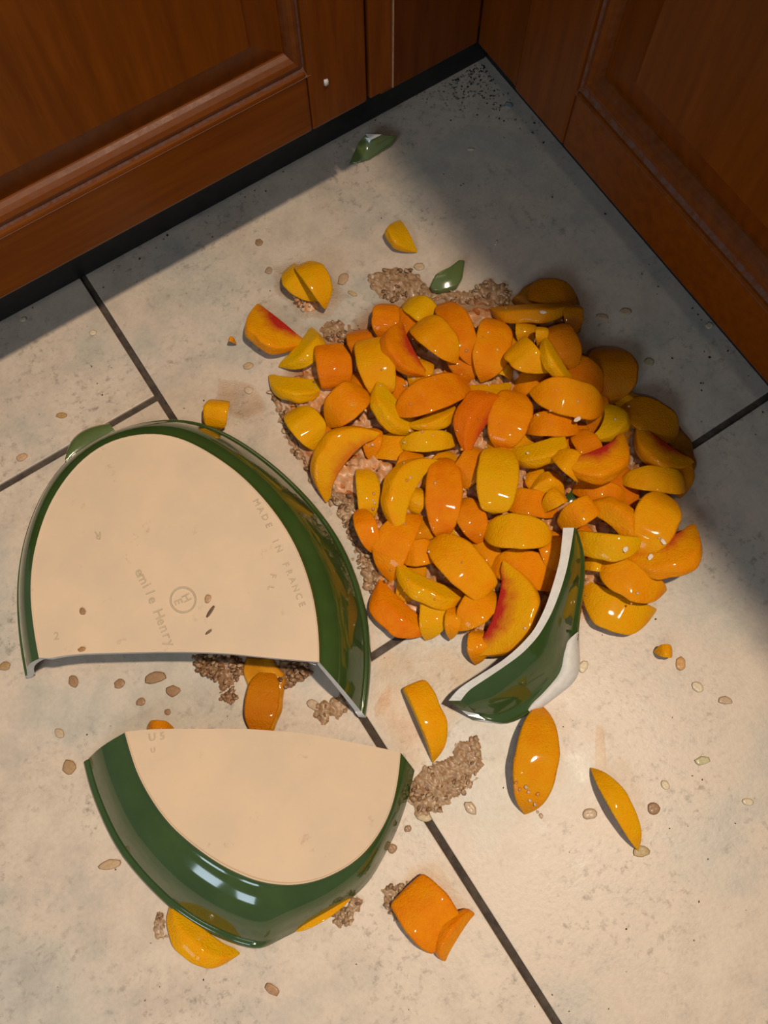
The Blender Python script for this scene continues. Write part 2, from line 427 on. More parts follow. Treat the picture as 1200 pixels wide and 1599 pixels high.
def build_fragment(name, label, base_c, rim_c, break_c, lip, mirror_in, thick=0.0065):
    root = empty(name, (0, 0, 0)); tag(root, label, 'dish fragment', 'pieces of the broken green dish')
    n = len(base_c)
    rows = wall_grid(base_c, rim_c, lip); nc = len(PROFILE)
    cen = sum(base_c, Vector()) / n
    mesh('green_wall', [v for r in rows for v in r], grid_faces(n, nc), M['green'], root)
    # inner lining: the wall moved inwards
    inner = []
    for i, r in enumerate(rows):
        tg = base_c[min(n - 1, i + 2)] - base_c[max(0, i - 2)]
        d = Vector((tg.y, -tg.x, 0)).normalized()
        if d.dot(Vector((base_c[i].x - cen.x, base_c[i].y - cen.y, 0))) < 0: d = -d
        col = []
        for j, v in enumerate(r):
            k = j / (nc - 1)
            off = thick * (0.35 + 0.65 * (1 - abs(2 * k - 0.9)) if k > 0.9 else 1.0)
            q = v - d * off * (0.35 + 0.65 * k) - Vector((0, 0, thick * (1.05 - 0.6 * k)))
            q.z = max(q.z, 0.0012); col.append(q)
        inner.append(col)
    vin = [v for r in inner for v in r]
    fin = [tuple(reversed(f)) for f in grid_faces(n, nc)]
    # rim underside closes outer to inner
    o = len(vin); vin += [r[-1] for r in rows]
    for i in range(n - 1): fin.append((i * nc + nc - 1, (i + 1) * nc + nc - 1, o + i + 1, o + i))
    mesh('white_lining', vin, fin, M['lining'], root)
    # base plate: unglazed face with a distance-to-edge value for the wear round it
    def plate(nm, curve, brk, dz, mat, inset):
        bm = bmesh.new()
        loop = [Vector(p) + Vector((0, 0, dz)) for p in curve] + [Vector(p) + Vector((0, 0, dz)) for p in brk[1:-1]]
        if inset:
            loop = [p + (cen - p) * 0.0 for p in loop]
        vs = [bm.verts.new(p) for p in loop]
        es = [bm.edges.new((vs[i], vs[(i + 1) % len(vs)])) for i in range(len(vs))]
        bmesh.ops.triangle_fill(bm, use_beauty=True, edges=es)
        for _ in range(6):
            bmesh.ops.subdivide_edges(bm, edges=[e for e in bm.edges if not e.is_boundary and e.calc_length() > 0.008], cuts=1)
            bmesh.ops.triangulate(bm, faces=bm.faces)
        bmesh.ops.triangulate(bm, faces=bm.faces)
        ob = from_bm(nm, bm, mat, root, True)
        me = ob.data
        for pl in me.polygons: pass
        C = np.array([tuple(p) for p in curve])
        at = me.attributes.new('edge', 'FLOAT', 'POINT')
        for v in me.vertices:
            dd = np.min(np.linalg.norm(C - np.array(v.co), axis=1))
            at.data[v.index].value = max(0.0, 1.0 - dd / 0.018)
        if me.polygons and me.polygons[0].normal.z < 0: me.flip_normals()
        return ob
    topz = 0.0006
    pl = plate('unglazed_base', base_c, break_c, topz, M['base'], False)
    pin = plate('inner_bottom', [r[2] for r in inner], break_c, -thick, M['lining'], False)
    # raised foot ring along the edge of the base
    fr_v = []; 
    for i, b in enumerate(base_c):
        d = Vector((cen.x - b.x, cen.y - b.y, 0)).normalized()
        fr_v += [b + Vector((0, 0, 0.0)), b + Vector((0, 0, 0.0012)) + d * 0.0006, b + Vector((0, 0, 0.0011)) + d * 0.0013, b + Vector((0, 0, 0.0004)) + d * 0.0018]
    mesh('foot_ring', fr_v, grid_faces(n, 4), M['base'], root)
    # fracture faces: broken white body along the wall ends and the base
    fv, ff = [], []
    def band(A, B):
        o_ = len(fv); fv.extend(A); fv.extend(B); k = len(A)
        for i in range(k - 1): ff.append((o_ + i, o_ + i + 1, o_ + k + i + 1, o_ + k + i))
    band(rows[0], inner[0]); band(rows[-1], inner[-1])
    band([Vector(p) + Vector((0, 0, topz)) for p in break_c], [Vector(p) + Vector((0, 0, -thick)) for p in break_c])
    mesh('fracture_edge', fv, ff, M['white'], root, False)
    return root, rows, inner

def text_on(body, pts_px, z_of, size_px, mat, root, arc=True, flip=False):
    """raised lettering: each letter a flat extruded glyph set on the base along a line of picture points"""
    vs, fs = [], []
    P = np.array(pts_px, float)
    s = np.r_[0, np.cumsum(np.linalg.norm(np.diff(P, axis=0), axis=1))]
    for k, ch in enumerate(body):
        if ch == ' ': continue
        t = s[-1] * (k + 0.5) / len(body)
        c = np.array([np.interp(t, s, P[:, 0]), np.interp(t, s, P[:, 1])])
        t2 = min(s[-1], t + 3); t1 = max(0, t - 3)
        d = np.array([np.interp(t2, s, P[:, 0]) - np.interp(t1, s, P[:, 0]), np.interp(t2, s, P[:, 1]) - np.interp(t1, s, P[:, 1])]); d /= np.linalg.norm(d)
        upv = np.array([d[1], -d[0]])
        cu = bpy.data.curves.new('glyph', 'FONT'); cu.body = ch; cu.align_x = 'CENTER'; cu.align_y = 'CENTER'; cu.size = 1.0; cu.extrude = 0.0; cu.resolution_u = 2
        ob = bpy.data.objects.new('glyph', cu); COL.objects.link(ob)
        dg = bpy.context.evaluated_depsgraph_get()
        me = bpy.data.meshes.new_from_object(ob.evaluated_get(dg))
        top = []
        o_ = len(vs)
        for v in me.vertices:
            q = c + d * v.co.x * size_px + upv * v.co.y * size_px
            vs.append(z_of(q[0], q[1]) + Vector((0, 0, 0.00075)))
        for p in me.polygons: fs.append(tuple(o_ + i for i in p.vertices))
        # skirt
        cnt = {}
        for p in me.polygons:
            idx = list(p.vertices)
            for a, b in zip(idx, idx[1:] + idx[:1]):
                e = (min(a, b), max(a, b)); cnt.setdefault(e, []).append((a, b))
        low = {}
        for e, l in cnt.items():
            if len(l) == 1:
                a, b = l[0]
                for x in (a, b):
                    if x not in low:
                        low[x] = len(vs); vs.append(vs[o_ + x] - Vector((0, 0, 0.0006)))
                fs.append((o_ + b, o_ + a, low[a], low[b]))
        bpy.data.objects.remove(ob); bpy.data.curves.remove(cu); bpy.data.meshes.remove(me)
    return mesh('embossed_lettering', vs, fs, mat, root, False)

# --- the larger fragment, upside down on the floor
HA = 0.060
A_BASE = [(61,1027),(54,990),(48,940),(48,905),(52,868),(62,828),(76,790),(96,756),(118,728),(144,705),(172,689),(200,681),(228,677),(255,678),(282,684),(310,697),(340,715),(372,738),(400,765),(425,794),(447,825),(466,860),(480,897),(490,932),(496,970),(499,1005),(499,1034)]
A_RIM = [(40,1058),(33,1022),(28,975),(26,930),(29,890),(37,845),(52,800),(72,760),(97,726),(128,700),(158,682),(190,669),(225,660),(258,655),(290,655),(325,662),(362,679),(400,703),(438,733),(475,768),(508,806),(536,848),(556,893),(570,938),(579,985),(581,1030),(579,1072),(572,1120)]
A_BREAK = [(499,1034),(478,1032),(455,1030),(430,1028),(400,1025),(362,1021),(325,1019),(289,1018),(250,1018),(207,1019),(165,1020),(129,1021),(100,1024),(78,1028),(61,1027)]
NA = 72
aB = resample([U(x, y, HA) for x, y in A_BASE], NA)
aR = resample([U(x, y, 0.008) for x, y in A_RIM], NA)
aR = [Vector((p.x, p.y, 0.002)) for p in aR]
aK = [U(x, y, HA) for x, y in A_BREAK]; aK[0] = aB[-1]; aK[-1] = aB[0]
lipA = [1.0] * NA
dishA, rowsA, innA = build_fragment('dish_fragment', 'large upside down green dish piece with lettered beige base, beside the peach heap', aB, aR, aK, lipA, False)
zA = lambda x, y: U(x, y, HA + 0.0006)
# handle tab at the far end of the rim
hb = [(104,722),(116,708),(130,697),(146,687),(162,680),(180,673)]
ho = [(102,717),(104,698),(111,684),(125,672),(143,664),(170,660)]
v_ = []; nh = 14
b_ = resample([U(x, y, 0.012) for x, y in hb], nh); o_ = resample([U(x, y, 0.008) for x, y in ho], nh)
for i in range(nh):
    a, b = b_[i], o_[i]
    for t, z in ((0, .010), (0.3, .0125), (.7, .0115), (.92, .0085), (1.0, .0055), (.95, .002), (.5, .0012), (0, .0012)):
        p = a.lerp(b, t); v_.append(Vector((p.x, p.y, z)))
mesh('handle', v_, grid_faces(nh, 8) , M['lightgreen'], dishA)
text_on('emile Henry', [(215,888),(232,920),(250,965),(268,1010)], zA, 22, M['letter'], dishA)
text_on('MADE IN FRANCE', [(398,779),(416,812),(437,861),(455,901),(474,950)], zA, 14, M['letter'], dishA)
text_on('R', [(160,836),(146,836)], zA, 17, M['letter'], dishA)
text_on('2', [(80,994),(96,994)], zA, 17, M['letter'], dishA)
text_on('FL', [(428,890),(421,928)], zA, 14, M['letter'], dishA)
# round emblem: two rings and a monogram
ev, ef = [], []
def ring_on(cx, cy, r0, r1, n=40):
    o = len(ev)
    for k in range(n):
        a = 2 * math.pi * k / n
        for r, dz in ((r0, .0002), (r0 + .6, .0008), (r1 - .6, .0008), (r1, .0002)):
            ev.append(zA(cx + r * math.cos(a), cy + r * math.sin(a)) + Vector((0, 0, dz)))
    for k in range(n):
        for j in range(3):
            a = o + 4 * k + j; b = o + 4 * ((k + 1) % n) + j
            ef.append((a, b, b + 1, a + 1))
ring_on(286, 937, 18, 21)
emb = mesh('embossed_emblem', ev, ef, M['letter'], dishA, False)
text_on('E', [(274,930),(282,950)], zA, 18, M['letter'], dishA)
text_on('H', [(286,924),(296,944)], zA, 18, M['letter'], dishA)

# --- the smaller fragment, tilted, nearer the camera
pa, pb, pc = U(325,1338,.050), U(195,1143,.044), U(626,1176,.018)
nB = (pb - pa).cross(pc - pa).normalized(); cB = nB.dot(pa)
onB = lambda x, y: Upl(x, y, nB, cB)
B_BASE = [(195,1143),(199,1158),(203,1172),(213,1203),(222,1222),(233,1242),(250,1268),(270,1292),(298,1317),(325,1337),(350,1353),(375,1365),(400,1375),(430,1381),(458,1382),(485,1378),(505,1372),(525,1363),(543,1353),(562,1339),(577,1323),(590,1305),(604,1281),(614,1254),(620,1228),(624,1200),(626,1175)]
B_RIM = [(129,1191),(136,1222),(143,1243),(152,1266),(165,1296),(180,1324),(200,1352),(225,1381),(257,1413),(291,1439),(322,1457),(350,1470),(378,1480),(400,1485),(411,1485),(432,1470),(455,1459),(480,1447),(508,1433),(526,1421),(545,1407),(562,1393),(578,1376),(592,1353),(602,1334),(622,1294),(638,1246),(648,1203)]
B_BREAK = [(626,1175),(600,1169),(575,1164),(553,1160),(525,1154),(497,1149),(470,1145),(440,1142),(410,1140),(383,1138),(355,1138),(327,1138),(298,1138),(270,1138),(235,1139),(210,1141),(195,1143)]
NB = 84
bB = resample([onB(x, y) for x, y in B_BASE], NB)
bR = resample([U(x, y, 0.008 if i < 15 else 0.005) for i, (x, y) in enumerate(B_RIM)], NB)
cut = 0.555
lipB = [1.0 if i / (NB - 1) < cut - 0.03 else max(0.0, 1 - (i / (NB - 1) - (cut - 0.03)) / 0.03) for i in range(NB)]
bR = [Vector((p.x, p.y, 0.0025)) for p in bR]
bK = [onB(x, y) for x, y in B_BREAK]; bK[0] = bB[-1]; bK[-1] = bB[0]
dishB, rowsB, innB = build_fragment('dish_fragment', 'smaller half oval green dish piece with plain beige base, nearest the camera', bB, bR, bK, lipB, True)
zB = lambda x, y: onB(x, y) + Vector((0, 0, 0.0008))
text_on('U5', [(230,1153),(262,1149)], zB, 17, M['letter'], dishB)
text_on('U', [(232,1174),(247,1170)], zB, 11, M['letter'], dishB)

# --- the curved wall shard standing in the peaches
C_T1 = [(880,824,.056),(878,845,.057),(875,874,.058),(866,907,.058),(853,947,.057),(835,984,.055),(811,1010,.052),(785,1032,.048),(746,1056,.040),(715,1076,.032),(701,1094,.026)]
C_T2 = [(897,824,.056),(893,850,.058),(886,888,.059),(876,922,.059),(862,958,.058),(842,993,.056),(816,1021,.053),(785,1043,.049),(752,1065,.041),(731,1078,.034),(720,1094,.026)]
C_G = [(901,826,.050),(907,843,.046),(914,868,.040),(914,905,.032),(909,942,.022),(905,972,.014),(903,1008,.006),(893,1062,.003),(844,1106,.002),(792,1133,.002),(757,1124,.004)]
NC = 44
def rs4(L): return resample([U(x, y, z) for x, y, z in L], NC)
t1, t2, g = rs4(C_T1), rs4(C_T2), rs4(C_G)
shardC = empty('dish_shard', (0, 0, 0))
tag(shardC, 'long curved green wall shard with white broken top edge, standing against the peach heap', 'dish fragment', 'pieces of the broken green dish')
PC = [(0, 0, 0), (.06, .0008, 0), (.2, .002, 0), (.4, .0022, 0), (.58, .0006, 0), (.72, -.0008, 0), (.80, -.0004, 0), (.86, .0016, 0), (.93, .0026, 0), (.98, .0014, 0), (1.0, 0, 0)]
ro = []
for i in range(NC):
    d = (g[i] - t2[i]); side = Vector((d.x, d.y, 0)).normalized() if d.length > 1e-6 else Vector((1, 0, 0))
    k = i / (NC - 1)
    ro.append([t2[i].lerp(g[i], u) + (side * 0.6 + Vector((0, 0, .8))) * b * (0.3 + 1.2 * k) for u, b, _ in PC])
mesh('green_wall', [v for r in ro for v in r], grid_faces(NC, len(PC)), M['green'], shardC)
ri = []
for i in range(NC):
    low = Vector((g[i].x, g[i].y, g[i].z)) + (t1[i] - t2[i]) * 0.9
    ri.append([t1[i].lerp(low, u) for u in (0, .25, .5, .75, 1)])
mesh('white_lining', [v for r in ri for v in r], [tuple(reversed(f)) for f in grid_faces(NC, 5)], M['lining'], shardC)
fv, ff = [], []
def band2(A, B):
    o = len(fv); fv.extend(A); fv.extend(B); k = len(A)
    for i in range(k - 1): ff.append((o + i, o + i + 1, o + k + i + 1, o + k + i))
band2(t1, t2); band2([r[-1] for r in ro], [r[-1] for r in ri])
def end_cap(k):
    A = [ro[k][int(round(u * (len(PC) - 1)))] for u in (0, .25, .5, .75, 1)]; band2(A, ri[k])
end_cap(0)
mesh('fracture_edge', fv, ff, M['white'], shardC, False)
fv, ff = [], []; end_cap(NC - 1)
mesh('rim_end', fv, ff, M['green'], shardC, False)
# broken-out chip at the rim shows the white body: a raised sliver over the glaze
chip_in = [(901,988),(886,1000),(881,1019),(880,1036),(875,1052),(859,1071),(844,1087),(829,1100),(825,1109)]
chip_out = [(905,986),(905,1010),(907,1038),(903,1058),(890,1073),(868,1089),(850,1103),(838,1111),(828,1113)]
ci = resample([U(x, y, .0225 - .0016 * i) for i, (x, y) in enumerate(chip_in)], 26)
co = resample([U(x, y, .0090 - .0005 * i) for i, (x, y) in enumerate(chip_out)], 26)
rows_c = []
for a, b in zip(ci, co):
    rows_c.append([a - Vector((0, 0, .004)), a + Vector((0, 0, .0005)), a.lerp(b, .5) + Vector((0, 0, .0022)), b + Vector((0, 0, .0004)), Vector((b.x, b.y, .0012))])
mesh('chipped_rim', [v for r in rows_c for v in r], grid_faces(26, 5), M['white'], shardC)

def polyshard(name, label, top, matname, facets=None, mid=None, bev=0.0012):
    """small shard: outline with heights, thickness down to a lower outline"""
    root = empty(name); tag(root, label, 'dish fragment', 'pieces of the broken green dish')
    bm = bmesh.new()
    tv = [bm.verts.new(U(x, y, z)) for x, y, z, _ in top]
    bv = [bm.verts.new(U(x, y, z) * 1.0 + Vector((0, 0, -min(z - 0.0008, th)))) for x, y, z, th in top]
    bm.faces.new(tv); bm.faces.new(list(reversed(bv)))
    n = len(top)
    for i in range(n): bm.faces.new((tv[i], bv[i], bv[(i + 1) % n], tv[(i + 1) % n]))
    bmesh.ops.recalc_face_normals(bm, faces=bm.faces)
    if bev: bmesh.ops.bevel(bm, geom=[e for e in bm.edges], offset=bev, segments=2, profile=.6, affect='EDGES')
    o = from_bm('glazed_plate', bm, M[matname], root, True)
    return root
shE = polyshard('dish_shard', 'small pale green rim shard lying on crumble at the far edge of the heap',
    [(672,446,.009,.008),(680,428,.011,.0075),(690,422,.0125,.008),(703,416,.0125,.008),(717,405,.011,.008),(727,405,.009,.008),(723,432,.009,.008),(715,446,.0085,.008),(700,452,.0075,.007),(687,456,.006,.005),(676,455,.006,.005)], 'lightgreen', bev=0.0022)
shD = polyshard('dish_shard', 'green triangular shard with a white broken corner, lying near the left cabinet',
    [(545,257,.002,.001),(560,222,.012,.005),(571,211,.018,.006),(600,211,.016,.006),(621,211,.010,.005),(612,224,.007,.004),(593,237,.004,.003),(577,248,.003,.002)], 'lightgreen', bev=0.0008)
fc = [U(571,209,.0215), U(597,210,.0195), U(578,219,.0185), U(571,209,.014), U(597,210,.013), U(578,219,.013)]
mesh('broken_corner', fc, [(0, 1, 2), (3, 5, 4), (0, 3, 4, 1), (1, 4, 5, 2), (2, 5, 3, 0)], M['white'], shD, False)

# ------------------------------------------------------------------ peach slices
def slice_mesh(seed, L, W, roll, tr0, tr1, half, zmax, bend=0.0, ca=None):
    """a wedge of peach: skin on the outer arc, two cut faces, the stone cavity on the inner edge. Local x is the long way."""
    r = random.Random(seed)
    nx, na = 21, 7
    ph = [r.uniform(0, 6.28) for _ in range(8)]
    def wob(a, b): return 0.5 * math.sin(2.3 * a + ph[0] + b) + 0.3 * math.sin(4.1 * a + ph[1] - 1.3 * b) + 0.3 * math.sin(7.0 * b + ph[2] + a)
    ts = np.linspace(-tr0, tr1, nx)
    pw = r.uniform(2.3, 3.1); ex = r.uniform(0.56, 0.72)
    if ca is None: ca = r.uniform(0.10, 0.22) if abs(roll) > 0.6 else r.uniform(0.30, 0.42)
    skew = r.uniform(-.10, .10)
    V, pit, skin = [], [], []
    prof = []
    for t in ts:
        ro = max(0.02, (1 - min(1, abs(t)) ** pw)) ** ex * (1 + skew * t)
        ri_ = ca * math.sqrt(max(0.0, 1 - (t / 0.78) ** 2)) * (0.8 + 0.2 * ro)
        ri_ = min(ri_, 0.7 * ro)
        ring_ = []
        for k in range(na):                       # skin arc
            a = half * (2 * k / (na - 1) - 1); rr = ro * (1 + 0.045 * wob(3 * t, 2 * a))
            ring_.append((rr * math.cos(a), rr * math.sin(a), 0.0, 1.0))
        for f, pv in ((.72, .12), (.42, .5), (.14, .88)):   # cut face, down to the cavity
            rr = ri_ + (ro - ri_) * f; rr *= 1 + 0.02 * wob(4 * t, f)
            ring_.append((rr * math.cos(half), rr * math.sin(half) * (1 - .08 * f * (1 - f)), pv * (1 - .6 * abs(t)), 0.0))
        for k in (1, 0, -1):
            a = half * k * 0.7; rr = ri_ + 0.01
            ring_.append((rr * math.cos(a), rr * math.sin(a), 1.0 * (1 - .5 * abs(t)), 0.0))
        for f, pv in ((.14, .88), (.42, .5), (.72, .12)):
            rr = ri_ + (ro - ri_) * f; rr *= 1 + 0.02 * wob(4 * t + 2, f)
            ring_.append((rr * math.cos(half), -rr * math.sin(half) * (1 - .08 * f * (1 - f)), pv * (1 - .6 * abs(t)), 0.0))
        prof.append(ring_)
    nr = len(prof[0])
    cr, sr = math.cos(roll), math.sin(roll)
    for t, ring_ in zip(ts, prof):
        for (rad, tan, p, s) in ring_:
            # roll 0: skin (radial) up; positive roll leans the skin towards +y
            V.append([t, rad * sr + tan * cr, rad * cr - tan * sr]); pit.append(p); skin.append(s)
    caps = []
    for e, base in ((-1, 0), (1, (nx - 1) * nr)):
        pts = np.array(V[base:base + nr]); c = pts.mean(0); c[0] += 0.015 * e
        caps.append(len(V)); V.append(list(c)); pit.append(0.2); skin.append(0.3)
    V = np.array(V)
    V[:, 0] *= L / (V[:, 0].max() - V[:, 0].min()); V[:, 0] -= (V[:, 0].max() + V[:, 0].min()) / 2
    k = W / (V[:, 1].max() - V[:, 1].min()); V[:, 1] *= k; V[:, 2] *= k
    V[:, 1] -= (V[:, 1].max() + V[:, 1].min()) / 2
    zz = V[:, 2].max() - V[:, 2].min()
    if zz > zmax: V[:, 2] *= zmax / zz
    if bend: V[:, 2] -= bend * (V[:, 0] / (L / 2)) ** 2 * 0.006
    V[:, 2] -= V[:, 2].min()
    faces = []
    for i in range(nx - 1):
        for j in range(nr):
            a, b = i * nr + j, i * nr + (j + 1) % nr
            faces.append((a, b, b + nr, a + nr))
    for j in range(nr):
        faces.append((caps[0], (j + 1) % nr, j)); o = (nx - 1) * nr; faces.append((caps[1], o + j, o + (j + 1) % nr))
    return V, faces, pit, skin

# height field of what lies on the floor, used to let each slice settle on those below it
HX0, HY0, CELL = -0.10, -0.10, 0.0025
HN = 440
HMAP = np.zeros((HN, HN))
def cells(P):
    return np.clip(((P[:, 0] - HX0) / CELL).astype(int), 0, HN - 1), np.clip(((P[:, 1] - HY0) / CELL).astype(int), 0, HN - 1)
def densify(V, faces):
    A = [V]
    for f in faces:
        q = V[list(f)]
        A.append(q.mean(0)[None])
        if len(f) == 4: A.append(((q + np.roll(q, -1, 0)) / 2))
    return np.concatenate(A)
def rot_tilt(P, ax, ay):
    ca_, sa_, cb_, sb_ = math.cos(ax), math.sin(ax), math.cos(ay), math.sin(ay)
    x, y, z = P[:, 0], P[:, 1], P[:, 2] - 0.006
    x2, z2 = x * cb_ + z * sb_, -x * sb_ + z * cb_
    y2, z3 = y * ca_ - z2 * sa_, y * sa_ + z2 * ca_
    return np.stack([x2, y2, z3 + 0.006], 1)

SINK = 0.0060
n_slice = 0
def place_slice(label, cx, cy, L, W, ang, roll, layer, tint, blush=0.0, tr=(1, 1), deep=0.0, half=None, zmax=None, group='peach slices in the heap', bend=1.0, ca=None):
    global n_slice
    n_slice += 1
    a = math.radians(ang); d = (math.cos(a), math.sin(a))
    mpp = 0.80 / F_PX * 1.02
    if half is None: half = math.radians(25 if abs(roll) < 40 else 17)
    if zmax is None: zmax = 0.0135 if layer > 0 else 0.012
    if group == 'peach slices in the heap': L, W = L * 1.05, W * 1.12
    zc = 0.010 + 0.012 * layer
    V, faces, pit, skin = slice_mesh(1000 + n_slice, L * mpp, W * mpp, math.radians(roll), tr[0], tr[1], half, zmax, bend, ca)
    best = None
    for it in range(3):
        c = U(cx, cy, zc)
        e = U(cx + d[0] * 5, cy + d[1] * 5, zc) - c
        yaw = math.atan2(e.y, e.x)
        sc = (CAM - c).length / 0.80 * 0.985
        D0 = densify(V, faces) * sc
        cyw, syw = math.cos(yaw), math.sin(yaw)
        best = None
        for ax in ((0,) if layer == 0 else (-.2, 0, .2)):
            for ay in ((0,) if layer == 0 else (-.28, -.14, 0, .14, .28)):
                D = rot_tilt(D0, ax, ay)
                P = np.stack([D[:, 0] * cyw - D[:, 1] * syw + c.x, D[:, 0] * syw + D[:, 1] * cyw + c.y, D[:, 2]], 1)
                ix, iy = cells(P)
                gap = HMAP[ix, iy] - P[:, 2]
                lift = max(gap.max() - SINK, -P[:, 2].min() + 0.0015)
                cost = lift + P[:, 2].max() * 0.6 + 0.01 * (abs(ax) + abs(ay)) * 0.3
                if best is None or cost < best[0]: best = (cost, ax, ay, lift, P, ix, iy)
        zc = best[3] + 0.008
    _, ax, ay, lift, P, ix, iy = best
    P[:, 2] += lift
    np.maximum.at(HMAP, (ix, iy), P[:, 2])
    me = bpy.data.meshes.new('peach_slice')
    Vt = rot_tilt(V * sc, ax, ay)
    me.from_pydata([tuple(v) for v in Vt], [], faces); me.update()
    for nm, val in (('pit', pit), ('skin', skin)):
        at = me.attributes.new(nm, 'FLOAT', 'POINT'); at.data.foreach_set('value', val)
    o = link('peach_slice', me, M['peach'])
    o.location = (c.x, c.y, lift); o.rotation_euler = (0, 0, yaw)
    md = o.modifiers.new('smooth', 'SUBSURF'); md.levels = 1; md.render_levels = 1
    o['tint'] = float(tint); o['blush'] = float(blush); o['deep'] = float(deep)
    tag(o, label, 'peach slice', group)
    return o

